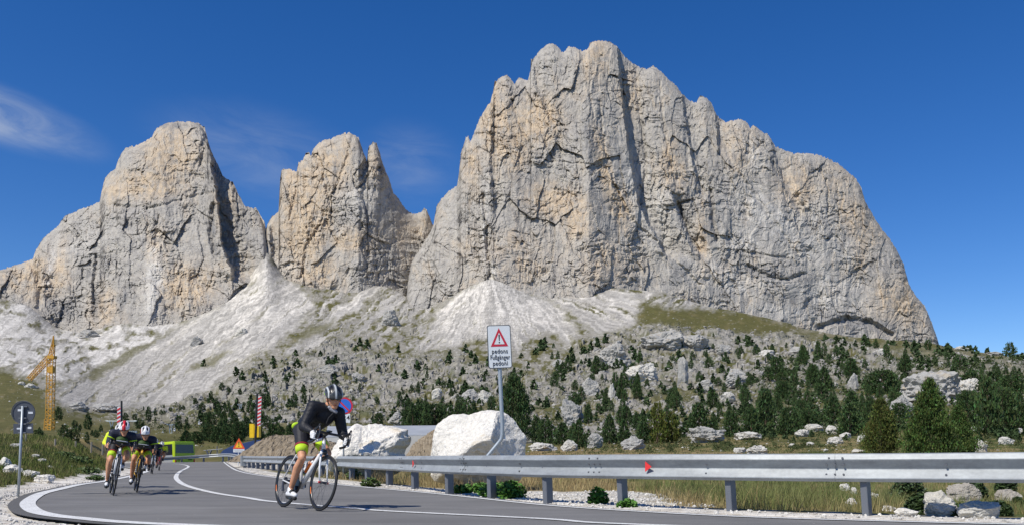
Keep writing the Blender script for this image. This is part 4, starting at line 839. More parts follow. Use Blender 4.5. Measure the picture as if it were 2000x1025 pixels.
# ------------------------------------------------------------------ raised road barriers with striped boards
stripe_r = paint('barrier_red', (.55, .03, .04), .5); stripe_w = paint('barrier_white', (.72, .72, .72), .5); box_y = paint('box_yellow', (.80, .52, .01), .5); blk = paint('black_metal', (.02, .02, .022), .5, .4)
def barrier(Y, pbx, pby, ptx, pty, s0, s1, off, label, box=None, flip=1):
    b = at(pbx, pby, Y); t = thing('road_barrier', label, 'barrier', b); k = Y / F; q = lambda px, py: at(px, py, Y) - b
    MB().tube([q(pbx, pby), q(ptx, pty)], 2.0 * k, 8).build('arm', blk, t)
    mb = MB(); mb.box(q(pbx - 1.5, pby - 5), (8 * k, .35, 11 * k)); mb.build('pedestal', paint('pedestal', (.1, .1, .11), .6), t)
    def P(f): return pbx + (ptx - pbx) * f, pby + (pty - pby) * f
    w = 6.2; f0 = (pby - s0) / (pby - pty); f1 = (pby - s1) / (pby - pty)
    def edge(f, side): x, y = P(f); return at(x + off + side * w / 2, y, Y - .12) - b
    MB().prism([edge(f0, -1), edge(f0, 1), edge(f1, 1), edge(f1, -1)], (0, .05, 0)).build('board', stripe_w, t)
    n = 8 if abs(s0 - s1) > 50 else 6; mb = MB(); df = (f1 - f0) / n
    for i in range(n):
        a = f0 + i * df; mb.prism([edge(a, -1) + Vector((0, -.012, 0)), edge(a + df * .45 * flip + (0 if flip > 0 else df * .45), 1) + Vector((0, -.012, 0)), edge(min(f1, a + df * .95) if flip > 0 else a + df * .45, 1) + Vector((0, -.012, 0)), edge(a + df * .5, -1) + Vector((0, -.012, 0))], (0, .01, 0))
    mb.build('stripes', stripe_r, t)
    if box:
        for (x0, y0, x1, y1) in box: mb = MB(); mb.box(at((x0 + x1) / 2, (y0 + y1) / 2, Y + .25) - b, ((x1 - x0) * k, .5, (y1 - y0) * k)); mb.build('housing', box_y, t)
    return t
barrier(55, 497.5, 888, 502.5, 767, 831, 773, 5.5, 'raised black barrier pole with striped board and yellow box right of the crest', [(489.5, 827, 498, 854), (499, 830, 507.5, 853)])
barrier(50, 236.5, 890, 237.5, 782, 841, 794, -5.2, 'raised barrier pole with striped board behind the cyclist in the red and white helmet')
# ------------------------------------------------------------------ bus
Yb_ = 96; lime = paint('lime_paint', (.50, .66, .02), .3, .6, 0, .04, 1); glass = paint('dark_glass', (.012, .016, .03), .08, .8); silver = paint('silver_paint', (.42, .45, .50), .35, .6, .3, .04, 1); blackp = paint('rubber', (.02, .02, .02), .8)
bc = at(361.5, 905, Yb_); bus = thing('bus', 'lime green and grey coach with dark windows driving away below the crest', 'bus', (bc.x, bc.y, bc.z - .75), (math.radians(-2.2), 0, math.radians(50)))
# local: +y forward (away), rear at y=0, width x +-1.27, height 3.4
Lb, Wb, Hb = 11.8, 1.27, 3.15
def body_sec(z0, z1, inset=0.0, y0=0, y1=Lb):
    mb = MB(); w = Wb - inset; r = .16; pts = [(-w + r, y0 + inset, z0), (w - r, y0 + inset, z0), (w, y0 + r + inset, z0), (w, y1 - r, z0), (w - r, y1, z0), (-w + r, y1, z0), (-w, y1 - r, z0), (-w, y0 + r + inset, z0)]
    mb.prism(pts, (0, 0, z1 - z0)); return mb
body_sec(.35, 1.75, 0, .30).build('lower_side', silver, bus); body_sec(1.755, 2.95, .012, .30).build('side_windows', glass, bus)
mb = body_sec(2.955, Hb, 0); mb.prism([(-Wb + .15, .1, Hb), (Wb - .15, .1, Hb), (Wb - .15, Lb - .1, Hb), (-Wb + .15, Lb - .1, Hb)], (0, 0, .10)); mb.build('roof', lime, bus)
mb = MB(); mb.prism([(-Wb, .12, .40), (-Wb + .12, 0, .40), (Wb - .12, 0, .40), (Wb, .12, .40), (Wb, .295, .40), (-Wb, .295, .40)], (0, 0, 2.55)); mb.build('rear_body', lime, bus)
mb = MB(); mb.prism([(-Wb + .20, -.02, 1.95), (Wb - .20, -.02, 1.95), (Wb - .26, -.02, 2.88), (-Wb + .26, -.02, 2.88)], (0, .03, 0)); mb.build('rear_window', glass, bus)
mb = MB(); mb.box((-.62, -.02, 1.22), (.5, .02, .12)); mb.box((.62, -.02, 1.22), (.5, .02, .12)); mb.box((0, -.02, .8), (.9, .02, .3)); mb.build('vents', paint('vent_dark', (.06, .09, .01), .6), bus)
for s in (-1, 1): mb = MB(); mb.box((s * 1.1, -.03, 1.0), (.14, .04, .5)); mb.build('tail_light', red_m, bus)
MB().box((0, -.06, .42), (2.4, .12, .22)).build('bumper', blackp, bus)
for y in (3.0, 9.2):
    for s in (-1, 1): mb = MB(); mb.tube([(s * (Wb - .3), y, .48), (s * (Wb + .01), y, .48)], .48, 20); mb.build('wheel', blackp, bus)
# ------------------------------------------------------------------ crane
crane_y = paint('crane_yellow', (.62, .33, .045), .5, .4, 0, .1, 2); Yc = 150; k = Yc / F; b = at(95.5, 855, Yc)
cr = thing('tower_crane', 'yellow lattice tower crane with its jib folded down on the left', 'crane', b); q = lambda px, py, dy=0: at(px, py, Yc + dy) - b
def lattice(p0, p1, w, name, n, r=.042, par=cr, taper=1.0):
    p0, p1 = Vector(p0), Vector(p1); t = (p1 - p0).normalized(); a = Vector((0, 1, 0)); c = t.cross(a).normalized(); mb = MB(); L_ = (p1 - p0).length
    def cor(f, i):
        ww = w * (1 + (taper - 1) * f) / 2; sx, sy = ((-1, -1), (1, -1), (1, 1), (-1, 1))[i]; return p0 + t * L_ * f + c * sx * ww + a * sy * ww
    for i in range(4): mb.tube([cor(0, i), cor(1, i)], r * 1.2, 6)
    for j in range(n):
        for i in range(4):
            i2 = (i + 1) % 4; f0, f1 = j / n, (j + 1) / n; mb.tube([cor(f0, i), cor(f0, i2)], r * .62, 4)
            mb.tube([cor(f0, i if j % 2 else i2), cor(f1, i2 if j % 2 else i)], r * .62, 4)
    return mb.build(name, crane_y, par)
lattice(q(95.5, 856), q(97.3, 818), 1.15, 'base_mast', 7, .07); lattice(q(97.3, 818), q(100.5, 700), .98, 'mast', 17, .055)
lattice(q(99.5, 700), q(104.5, 672), .75, 'tower_head', 4, .06, taper=.5); lattice(q(103.8, 676), q(104.5, 655), .3, 'apex', 4, .04, taper=.3)
lattice(q(97, 697), q(56, 741), .8, 'jib', 12, .05, taper=.8)
MB().box(q(100.3, 721), (1.0, 1.0, 1.0)).build('cab', crane_y, cr); MB().box(q(101.5, 697), (1.2, 1.1, .5)).build('slewing_ring', crane_y, cr)
mb = MB(); mb.tube([q(104.2, 657), q(92, 700)], .035, 4); mb.tube([q(104.2, 657), q(97, 690)], .035, 4); mb.tube([q(82, 712), q(79.5, 745)], .02, 4); mb.build('cable', paint('cable', (.3, .2, .08), .6), cr)
# ------------------------------------------------------------------ lift pylons, gondolas, station
lift_m = paint('lift_steel', (.30, .36, .40), .5, .4, .3); conc = paint('concrete', (.45, .45, .43), .9, .1, 0, .12, 1.5)
def pylon(px, top, bot, Y, label, w=4.5):
    b = at(px, bot, Y); t = thing('lift_pylon', label, 'pylon', b, group=None); k = Y / F; h = (bot - top) * k
    mb = MB(); mb.tube([(-w * k * .55, 0, 0), (-w * k * .45, 0, h)], .9 * k, 8); mb.tube([(w * k * .55, 0, 0), (w * k * .45, 0, h)], .9 * k, 8)
    for f in (.25, .5, .75): mb.tube([(-w * k * .5, 0, h * f), (w * k * .5, 0, h * f)], .5 * k, 6)
    mb.build('legs', lift_m, t); mb = MB(); mb.box((0, 0, h), (w * 2.6 * k, w * k * .6, 1.8 * k)); mb.box((-w * 1.1 * k, 0, h + 1.0 * k), (w * .6 * k, 2 * w * k, 1.6 * k)); mb.box((w * 1.1 * k, 0, h + 1.0 * k), (w * .6 * k, 2 * w * k, 1.6 * k)); mb.build('crossarm', lift_m, t)
    mb = MB(); mb.box((0, 0, 1.2 * k), (w * 2.1 * k, w * 2 * k, 4.5 * k)); mb.build('footing', conc, t)
pylon(333.5, 829, 861, 290, 'grey lift pylon with white footing behind the bus', 4.6); pylon(470, 790, 818, 420, 'grey lift pylon among the pines left of the striped barrier', 3.6); pylon(641, 870, 878, 300, 'short lift pylon in front of the grey roof', 2) if False else None
gm = paint('cabin_white', (.72, .73, .74), .3, .5)
def cabin(px, py, Y, label):
    k = Y / F; b = at(px, py, Y); t = thing('lift_cabin', label, 'gondola', b); mb = MB(); w, h = 3.2 * k, 5.6 * k
    mb.prism([(-w * .4, -w / 2, 0), (w * .4, -w / 2, 0), (w / 2, -w / 2, h * .45), (w * .36, -w / 2, h), (-w * .36, -w / 2, h), (-w / 2, -w / 2, h * .45)], (0, w, 0)); mb.build('shell', gm, t)
    mb = MB(); mb.box((0, -w / 2 - .01, h * .62), (w * .6, .03, h * .35)); mb.build('window', glass, t)
    mb = MB(); mb.tube([(0, 0, h), (0, 0, h + 5 * k)], .35 * k, 5); mb.build('hanger', lift_m, t)
for a in ((318, 848, 290, 'white lift cabin hanging left of the pylon by the bus'), (341, 841, 300, 'white lift cabin hanging right of the pylon by the bus'), (465, 806, 420, 'white lift cabin hanging beside the upper pylon'), (389, 828, 360, 'lowest of two white cabins over the pines'), (408, 824, 380, 'higher of two white cabins over the pines')): cabin(*a)
Yst = 230; k = Yst / F; b = at(228, 866, Yst); stn = thing('lift_station', 'pale steel lift station frame behind the cyclist in the red and white helmet', 'lift station', b); q = lambda px, py, dy=0: at(px, py, Yst + dy) - b
mb = MB()
for x0, x1 in ((214, 222), (222, 214), (250, 242), (242, 250)): mb.tube([q(x0, 822), q(x1, 848)], .9 * k, 6)
for x in (205, 262): mb.tube([q(x, 821), q(x + 6, 821)], .5 * k, 5)
mb.tube([q(208, 821.5), q(266, 821.5)], .8 * k, 6); mb.tube([q(206, 846), q(268, 844)], .9 * k, 6); mb.build('frame', lift_m, stn)
mb = MB()
for i in range(16): mb.box(q(206 + i * 4, 842.5), (3 * k, 3 * k, 4 * k))
mb.build('sheaves', lift_m, stn); mb = MB(); mb.box(q(248, 857, 2), (24 * k, 3, 14 * k)); mb.box(q(218, 858, 2), (12 * k, 3, 12 * k)); mb.build('base', conc, stn)
b = at(10, 850, Yst); s2 = thing('lift_station', 'pale steel lift gantry at the left edge behind the round sign', 'lift station', b); q = lambda px, py, dy=0: at(px, py, Yst + dy) - b
mb = MB(); mb.tube([q(-20, 829), q(26, 829)], .8 * k, 6); mb.tube([q(-20, 842), q(22, 843)], 1.4 * k, 6); mb.tube([q(2, 829), q(8, 855)], .8 * k, 6); mb.tube([q(16, 829), q(10, 855)], .8 * k, 6); mb.build('frame', lift_m, s2)
mb = MB()
for i in range(9): mb.box(q(-14 + i * 4, 838), (3 * k, 3 * k, 3.4 * k))
mb.build('sheaves', lift_m, s2)
# ------------------------------------------------------------------ long grey building, blue roof, skyline hut, earth mound, fence stakes
Yg = 62; k = Yg / F; b = at(745, 850, Yg); bd = thing('grey_building', 'long low building with a pale grey flat roof behind the white boulders', 'building', b); q = lambda px, py, dy=0: at(px, py, Yg + dy) - b
roofm = NT('roof_sheet', .6, .3, .1); rn = roofm.noise(.5, 5, .6); roofm.base(roofm.ramp(rn, [(.3, (.30, .32, .34)), (.7, (.40, .42, .44))]))
mb = MB(); mb.add([q(636, 852), q(876, 847), q(872, 829.5, 9), q(640, 831.5, 9)] + [q(636, 854), q(876, 849), q(872, 832, 9), q(640, 834, 9)], [(0, 1, 2, 3), (4, 5, 6, 7), (0, 1, 5, 4), (1, 2, 6, 5), (2, 3, 7, 6), (3, 0, 4, 7)]); mb.build('roof', roofm.m, bd)
mb = MB(); mb.add([q(638, 854.1), q(874, 849.1), q(870, 834, 8.8), q(642, 836, 8.8)] + [p_ + Vector((0, 0, -1.6)) for p_ in (q(638, 854), q(874, 850), q(870, 834, 8.8), q(642, 836, 8.8))], [(0, 1, 2, 3), (4, 5, 6, 7), (0, 1, 5, 4), (1, 2, 6, 5), (2, 3, 7, 6), (3, 0, 4, 7)]); mb.build('wall', conc, bd)
Yt = 100; b = at(465, 890, Yt); bl = thing('blue_roof_building', 'building with a dark blue sloping roof behind the triangular warning sign', 'building', b); q = lambda px, py, dy=0: at(px, py, Yt + dy) - b
navy = paint('navy_roof', (.02, .035, .09), .5, .4)
mb = MB(); mb.add([q(428, 887), q(436, 878, 3), q(452, 870, 5), q(500, 858, 6), q(520, 858, 6), q(520, 890)] + [p_ + Vector((0, 8, 0)) for p_ in (q(428, 887), q(436, 878, 3), q(452, 870, 5), q(500, 858, 6), q(520, 858, 6), q(520, 890))], [(0, 1, 2, 3, 4, 5), (0, 1, 7, 6), (1, 2, 8, 7), (2, 3, 9, 8), (3, 4, 10, 9), (4, 5, 11, 10), (6, 7, 8, 9, 10, 11)]); mb.build('roof', navy, bl)
mb = MB(); mb.tube([q(398, 879), q(435, 876)], .06, 6); mb.tube([q(403, 878), q(407, 888)], .1, 6); mb.tube([q(413, 878), q(409, 888)], .1, 6); mb.tube([q(424, 870), q(424, 888)], .06, 6); mb.build('steel_frame', zpost, bl)
Yh = 840; k = Yh / F; b = at(1994, 700, Yh); ht = thing('mountain_hut', 'small white building on the skyline at the right edge', 'building', b)
mb = MB(); mb.box((0, 0, 3 * k), (16 * k, 8 * k, 10 * k)); mb.build('wall', paint('hut_white', (.7, .72, .75), .6), ht); mb = MB(); mb.box((0, -.2, 8.8 * k), (18 * k, 9 * k, 1.6 * k)); mb.build('roof', paint('hut_roof', (.25, .33, .45), .5), ht)
mb = MB(); mb.box((0, -4.1 * k, 4 * k), (14 * k, .2, 2 * k)); mb.build('window', glass, ht)
# excavated earth
em = NT('excavated_earth', .95, .1); n1 = em.noise(2.5, 8, .75); n2 = em.noise(14, 5, .7); em.base(em.mix(1.0, em.ramp(n1, [(.3, (.20, .155, .10)), (.7, (.36, .30, .22))]), em.ramp(n2, [(.3, (.75, .75, .75)), (.7, (1.2, 1.2, 1.2))]), 'MULTIPLY')); em.bump(n2, .08, .8)
def mound(name, pts, Y, dep, label, mat=None):
    """heap: crest line pts (px,py) left to right, foot below it towards us and away"""
    n = 120; m = 50; xs = np.linspace(pts[0][0], pts[-1][0], n); ys = np.interp(xs, *np.array(pts, float).T); V = []
    for i in range(n):
        foot = 900; top = ys[i]
        for j in range(m):
            f = -1 + 2 * j / (m - 1); h = (foot - top) * (1 - abs(f) ** 1.6) * 1.0; Yy = Y + f * dep; nz_ = mnoise.fractal(Vector((xs[i] / 7, f * 7, Y)), .5, 2, 5) * 3.0
            V.append(((xs[i] - CX) / F * Y + mnoise.noise(Vector((xs[i] / 6, f * 4, 3))) * .15, Yy, CAMZ + (HY - foot + h + nz_ * (h > 1)) / F * Y))
    o = np_mesh(name, V, np.array([(i * m + j, (i + 1) * m + j, (i + 1) * m + j + 1, i * m + j + 1) for i in range(n - 1) for j in range(m - 1)]), mat or em.m, smooth=False)
    return tag(o, label, 'earth mound')
mound('earth_mound', [(482, 900), (490, 880), (503, 866), (520, 855), (535, 850), (560, 849), (590, 851), (625, 856), (660, 866), (700, 885)], 52, 4, 'heap of brown excavated earth behind the leading cyclist')
mound('earth_mound', [(790, 900), (806, 868), (820, 856), (838, 845), (856, 834), (880, 838), (900, 880)], 62, 2.5, 'small brown heap between the two white boulders')
stake = paint('old_wood', (.30, .27, .22), .9, .1)
for n_, (px, py, h) in enumerate([(107, 871, 14), (147, 873, 12), (178, 874, 12), (200, 878, 12), (50, 862, 14)]):
    g = ground_at(px, py, 20, 60) or at(px, py, 36); kk = g.y / F; mb = MB(); mb.tube([(0, 0, -.2), (.02, 0, h * kk)], .035, 6)
    o = mb.build('fence_stake', stake); o.location = g
    tag(o, ['thin wooden stake right of the crane on the bank crest', 'second thin wooden stake from the crane on the bank', 'thin wooden stake midway between crane and cyclists', 'thin wooden stake closest to the cyclists on the bank', 'thin wooden stake just behind the round sign'][n_], 'stake', 'wooden stakes along the bank')
# ------------------------------------------------------------------ conifers
ndl = NT('pine_needles', .8, .15); ndl.base(ndl.mix(1.0, ndl.attr(), ndl.ramp(ndl.noise(.8, 3), [(.3, (.8, .8, .8)), (.7, (1.2, 1.2, 1.2))]), 'MULTIPLY'))
bark = paint('pine_bark', (.10, .075, .055), .95, .05, 0, .3, 20)
def crown_mesh(seed, whorls, per, leaves, ls, shape, tint=(1, 1, 1)):
    R = np.random.RandomState(seed); V = []; Cc = []
    bulge = [(R.uniform(0, 2 * np.pi), R.uniform(0, 1), R.uniform(-.28, .28)) for _ in range(7)]
    for w in range(whorls):
        t = .05 + .94 * ((w + R.uniform(-.3, .3)) / whorls); t = min(max(t, .03), .985)
        if shape == 'cone': r = .98 * (1 - t) ** .85 * min(1, .55 + t * 3)
        elif shape == 'oval': r = (max(0, 1 - (abs(t - .36) / .66) ** 2.3)) ** .6 * .95
        else: r = (1 - t) ** .6 * min(1, .5 + t * 2.4) * .95
        for b in range(per):
            a = R.uniform(0, 2 * np.pi); rr_ = r
            for (ba, bt, bs) in bulge: rr_ *= 1 + bs * max(0, math.cos(a - ba)) ** 2 * math.exp(-((t - bt) / .16) ** 2)
            L = rr_ * R.uniform(.62, 1.12) + .03; up = R.uniform(-.02, .10) + .05 * t; shade = R.uniform(.75, 1.2)
            n = max(3, int(leaves * (L + .15)))
            s = R.uniform(.25, 1.02, n) ** .7; px_ = np.cos(a) * L * s; py_ = np.sin(a) * L * s; pz = t + up * s * L * .8 - .05 * s * s * L
            sp_ = .07 + .10 * L
            p = np.stack([px_ + R.normal(size=n) * sp_ * .5, py_ + R.normal(size=n) * sp_ * .5, pz + R.normal(size=n) * sp_ * .16], 1)
            out = np.stack([np.cos(a) + R.normal(size=n) * .6, np.sin(a) + R.normal(size=n) * .6, .35 + R.normal(size=n) * .5], 1); out /= np.linalg.norm(out, axis=1)[:, None]
            sd = np.cross(out, R.normal(size=(n, 3))); sd /= np.linalg.norm(sd, axis=1)[:, None]
            l = ls * R.uniform(.6, 1.3, n)[:, None]; k = np.array([1 / .30, 1 / .30, 1.0])
            V.append(np.stack([p - sd * l * .32 * 1, p + out * l * .55 - sd * l * .22, p + out * l, p + out * l * .5 + sd * l * .30], 1))
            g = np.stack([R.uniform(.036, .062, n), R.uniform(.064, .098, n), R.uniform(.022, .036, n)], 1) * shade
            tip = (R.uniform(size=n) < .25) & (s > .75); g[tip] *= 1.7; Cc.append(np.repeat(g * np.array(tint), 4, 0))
    V = np.concatenate(V).reshape(-1, 3); V[:, 0] *= .5; V[:, 1] *= .5; V[:, 2] = V[:, 2]
    return V, np.arange(len(V)).reshape(-1, 4), np.concatenate(Cc)
def proto(seed, *a, **kw):
    V, Fq, Cc = crown_mesh(seed, *a, **kw); o = np_mesh('crown', V, Fq, ndl.m, Cc); C.objects.unlink(o); return o.data
def trunk_mesh():
    mb = MB(); mb.tube([(0, 0, -.08), (.01, 0, .2), (-.005, .005, .6), (0, 0, .95)], [.045, .034, .02, .004], 7)
    for k_ in range(10):
        a = k_ * 2.4; z = .12 + k_ * .07; mb.tube([(0, 0, z), (math.cos(a) * .22 * (1 - z), math.sin(a) * .22 * (1 - z), z + .05)], [.012, .003], 4, caps=False)
    o = mb.build('trunk', bark); me = o.data; C.objects.unlink(o); return me
TR = trunk_mesh()
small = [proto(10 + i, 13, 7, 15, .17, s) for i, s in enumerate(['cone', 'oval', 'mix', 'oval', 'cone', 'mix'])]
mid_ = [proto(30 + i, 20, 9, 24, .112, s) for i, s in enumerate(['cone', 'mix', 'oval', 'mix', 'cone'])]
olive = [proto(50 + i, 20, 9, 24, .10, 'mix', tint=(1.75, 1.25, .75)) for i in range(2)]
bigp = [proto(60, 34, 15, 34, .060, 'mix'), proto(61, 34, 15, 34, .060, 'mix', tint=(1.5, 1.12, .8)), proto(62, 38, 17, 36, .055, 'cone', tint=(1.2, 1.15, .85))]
trees = []
def tree(px, base, h, w, cat='s', label=None, ymin=45, loc=None):
    g = loc if loc is not None else ground_at(px, base, ymin)
    if g is None: return
    s = g.y / F; H_ = h * s; W_ = w * s
    me = {'s': small, 'm': mid_, 'o': olive, 'b': bigp[:1], 'c': bigp[1:2], 'd': bigp[2:]}[cat]; me = me[rnd.randrange(len(me))]
    t = bpy.data.objects.new('pine_tree', None); C.objects.link(t); t.location = g; t.rotation_euler = (0, 0, rnd.uniform(0, 6.28)); t.scale = (W_ * 1.04, W_ * 1.04, H_); t.empty_display_size = .1
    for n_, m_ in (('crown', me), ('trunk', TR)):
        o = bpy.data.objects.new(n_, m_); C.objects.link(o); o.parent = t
    t['category'] = 'pine tree'
    trees.append((t, px, base, h, w, cat, label)); return t
# single trees that stand out
tree(1003, 866, 134, 92, 'b', 'big dark pine directly behind the pedestrian sign pole', 60)
tree(1720, 886, 108, 80, 'c', 'big loose pine just left of the biggest one', 40)
tree(1815, 892, 152, 118, 'd', 'biggest pine, dense and green, just behind the rail on the right', 36)
tree(1872, 888, 96, 84, 'd', 'broad low pine leaning against the right side of the biggest pine', 38)
tree(1284, 865, 80, 50, 'o', 'tall olive green larch behind the hollow grey rock', 60)
tree(1495, 846, 88, 58, 'm', 'tallest dark pine above the meadow in the middle of the right half', 90)
tree(1928, 850, 112, 62, 'm', 'tall dark pine at the right below the crag', 80)
tree(1973, 697, 28, 22, 's', 'lone dark pine on the skyline at the far right')
tree(1793, 775, 48, 32, 'o', 'olive larch in front of the biggest crag')
tree(172, 838, 34, 18, 's', 'dark oval pine between the crane and the striped pole')
tree(115, 820, 25, 14, 's', 'dark pine just right of the crane mast')
tree(1214, 780, 52, 23, 'm', 'slim dark pine, left one of a pair below the grey dome'); tree(1245, 778, 51, 23, 'm', 'slim dark pine, right one of a pair below the grey dome')
for a in [(1130, 876, 56, 38), (1190, 866, 58, 36), (1218, 866, 46, 30), (1256, 866, 54, 38), (1312, 864, 60, 36, 'o'), (1365, 846, 60, 44), (1393, 844, 40, 28), (1428, 852, 50, 32), (1468, 850, 56, 42), (1533, 848, 52, 38), (1552, 846, 46, 28), (1580, 838, 38, 42), (1628, 826, 52, 56), (1660, 850, 62, 52), (1588, 832, 42, 50), (1545, 838, 44, 40), (1890, 832, 70, 50), (1957, 846, 88, 58), (1992, 840, 74, 42), (1048, 862, 50, 36), (1066, 866, 48, 38), (1098, 868, 44, 38), (1120, 868, 42, 36), (806, 834, 48, 28), (822, 830, 42, 26), (850, 834, 46, 42), (880, 836, 42, 34), (905, 832, 38, 32), (935, 835, 34, 34), (458, 852, 48, 36), (466, 862, 40, 30), (481, 852, 40, 28), (437, 838, 36, 30), (409, 860, 32, 30), (425, 864, 32, 28), (440, 866, 36, 28), (364, 863, 24, 30), (385, 866, 24, 26), (532, 856, 28, 26), (550, 854, 22, 24), (505, 862, 40, 26), (572, 852, 24, 26), (590, 850, 30, 22), (740, 832, 26, 20), (795, 832, 34, 22)]:
    tree(a[0], a[1], a[2], a[3], a[4] if len(a) > 4 else 'm', None, 55)
for a in [(1165, 730, 36, 30), (1312, 792, 34, 28), (1392, 799, 34, 26), (1515, 741, 44, 42), (1500, 742, 26, 32), (1528, 778, 34, 26), (1584, 750, 40, 28), (1566, 712, 38, 24), (1597, 702, 36, 18), (1610, 696, 26, 16), (1633, 696, 24, 15), (1711, 682, 19, 13), (1731, 698, 28, 20), (1813, 684, 20, 15), (1875, 722, 28, 22), (1882, 681, 10, 9), (1859, 677, 8, 6), (1897, 682, 6, 6), (1768, 727, 36, 30), (1768, 692, 15, 11), (1569, 711, 38, 24), (1588, 750, 38, 24), (1610, 765, 50, 42), (1661, 736, 36, 38), (1722, 768, 46, 58), (1604, 777, 30, 32), (1552, 796, 21, 15), (1563, 798, 15, 9), (1582, 802, 23, 17), (1532, 779, 36, 24), (1940, 768, 42, 60), (1900, 752, 27, 50), (1975, 770, 38, 50),
          (412, 787, 24, 19), (433, 768, 15, 13), (446, 774, 15, 13), (428, 809, 22, 21), (447, 809, 20, 13), (349, 837, 26, 15), (365, 839, 26, 15), (400, 833, 28, 12), (382, 792, 12, 12), (358, 800, 9, 9), (489, 803, 20, 15), (516, 788, 19, 13), (524, 793, 28, 19), (522, 835, 22, 18), (125, 859, 26, 17), (145, 865, 29, 22), (170, 865, 21, 11), (188, 854, 15, 10), (197, 843, 15, 10), (245, 823, 18, 14), (290, 821, 27, 13), (303, 811, 13, 8), (75, 857, 17, 26), (781, 793, 30, 15), (893, 815, 30, 22), (912, 815, 28, 22), (920, 771, 16, 28), (947, 771, 16, 28), (960, 803, 30, 15), (817, 768, 24, 9), (834, 737, 17, 9), (702, 765, 17, 8), (594, 788, 30, 12), (575, 800, 26, 12), (612, 805, 24, 11)]:
    tree(a[0], a[1], a[2], a[3], 's' if a[2] < 34 else 'm', None)
occ = [(t[1], t[2]) for t in trees]
def fill(n, x0, x1, y0, y1, hmin, hmax, sd, poly=None, clump=.05, cat=None, wr=(.5, .8)):
    r = random.Random(sd); c = 0; tries = 0
    while c < n and tries < n * 40:
        tries += 1; x = r.uniform(x0, x1); y = r.uniform(y0, y1)
        if poly and not inpoly(np.array([x]), np.array([y]), poly)[0]: continue
        if fbm(np.array([x / 45]), np.array([y / 22]), 2, sd)[0] < clump - .1: continue
        if any(abs(x - a) < 5 and abs(y - b) < 4 for a, b in occ): continue
        h = r.uniform(hmin, hmax) * (.55 + .75 * (y - y0) / (y1 - y0)); w = h * r.uniform(*wr)
        if tree(x, y, h, w, cat or ('s' if h < 32 else 'm')): occ.append((x, y)); c += 1
fill(60, 1070, 1560, 700, 800, 14, 30, 1); fill(16, 1450, 1760, 760, 835, 28, 46, 21); fill(22, 1080, 1560, 640, 712, 8, 16, 2, [(1090, 712), (1330, 650), (1560, 665), (1560, 712)]); fill(30, 1560, 1990, 690, 770, 12, 24, 3, [(1560, 690), (1830, 682), (1990, 705), (1990, 770), (1560, 770)])
fill(20, 1100, 1500, 800, 850, 24, 44, 4); fill(16, 1560, 1760, 770, 830, 24, 44, 5); fill(14, 1880, 1998, 770, 845, 26, 50, 6); fill(16, 560, 980, 740, 800, 8, 20, 7); fill(18, 390, 620, 790, 850, 14, 30, 8); fill(12, 780, 980, 790, 835, 22, 38, 9); fill(12, 250, 420, 795, 850, 8, 18, 10); fill(8, 60, 250, 805, 862, 10, 18, 11); [setattr(t[0], 'scale', (t[0].scale[0] * q, t[0].scale[1] * q, t[0].scale[2])) for t in trees for q in [rnd.uniform(.85, 1.25)] if t[6] is None]; fill(7, 560, 760, 700, 745, 6, 12, 12, clump=-.1)
# describe every tree so that a label fits one tree, or a group nothing tells apart
zones = [('between the crane and the left striped barrier', 0, 260, 780, 900), ('behind the bus and its lift pylon', 260, 400, 780, 900), ('above and left of the yellow barrier box', 400, 500, 740, 830), ('massed behind the triangular warning sign', 400, 500, 830, 900), ('on the rocky slope left of the leading cyclist', 500, 640, 700, 820), ('behind the brown earth heap', 500, 640, 820, 900),
         ('on the rocky slope above the grey roof', 640, 790, 690, 900), ('on the rubble left of the pedestrian sign', 790, 975, 690, 790), ('in the row above the huge white boulder', 790, 975, 790, 900), ('high on the rocks right of the pedestrian sign', 1000, 1250, 640, 740), ('among the grey crags right of the pedestrian sign', 975, 1250, 740, 830), ('just above the rail right of the huge boulder', 975, 1250, 830, 900),
         ('around the wide crag high on the slope', 1250, 1480, 640, 725), ('on the slope below the wide crag', 1250, 1480, 725, 810), ('beside the cracked grey boulder', 1250, 1480, 810, 900), ('below the right end of the cliff', 1480, 1700, 640, 735), ('around the small olive clearing', 1480, 1700, 735, 810), ('above the pale meadow rocks', 1480, 1700, 810, 900), ('on the right ridge near the skyline', 1700, 2001, 640, 730), ('around the big crag on the right', 1700, 2001, 730, 800), ('beside the biggest pine at the right', 1700, 2001, 800, 900)]
used = set()
for zi, (zd, x0, x1, y0, y1) in enumerate(zones):
    L_ = [t for t in trees if t[6] is None and x0 <= t[1] < x1 and y0 <= t[2] < y1 and id(t[0]) not in used]
    if not L_: continue
    pick = {}
    def give(t, txt):
        if t is None or id(t[0]) in used: return
        t[0]['label'] = txt; used.add(id(t[0]))
        t[0]['group'] = 'pines ' + zd
    rest = lambda: [t for t in L_ if id(t[0]) not in used]
    for key, fn, mn in (('tallest', lambda t: -t[3], 1), ('leftmost', lambda t: t[1], 3), ('rightmost', lambda t: -t[1], 4), ('smallest', lambda t: t[3], 5), ('uppermost', lambda t: t[2], 6), ('lowest standing', lambda t: -t[2], 7)):
        if len(L_) >= mn and rest(): give(min(rest(), key=fn), '%s of the pines %s' % (key, zd))
    ordn = 'first second third fourth fifth sixth seventh eighth ninth tenth eleventh twelfth thirteenth fourteenth fifteenth sixteenth seventeenth eighteenth nineteenth twentieth'.split() + ['twenty ' + q for q in 'first second third fourth fifth sixth seventh eighth ninth'.split()] + ['thirtieth'] + ['thirty ' + q for q in 'first second third fourth fifth sixth seventh eighth ninth'.split()]
    L_.sort(key=lambda t: t[1])
    for n_, t in enumerate(L_): give(t, '%s %s from the left %s' % (ordn[n_], 'bushy pine' if t[4] / t[3] > .66 else 'slim pine', zd))
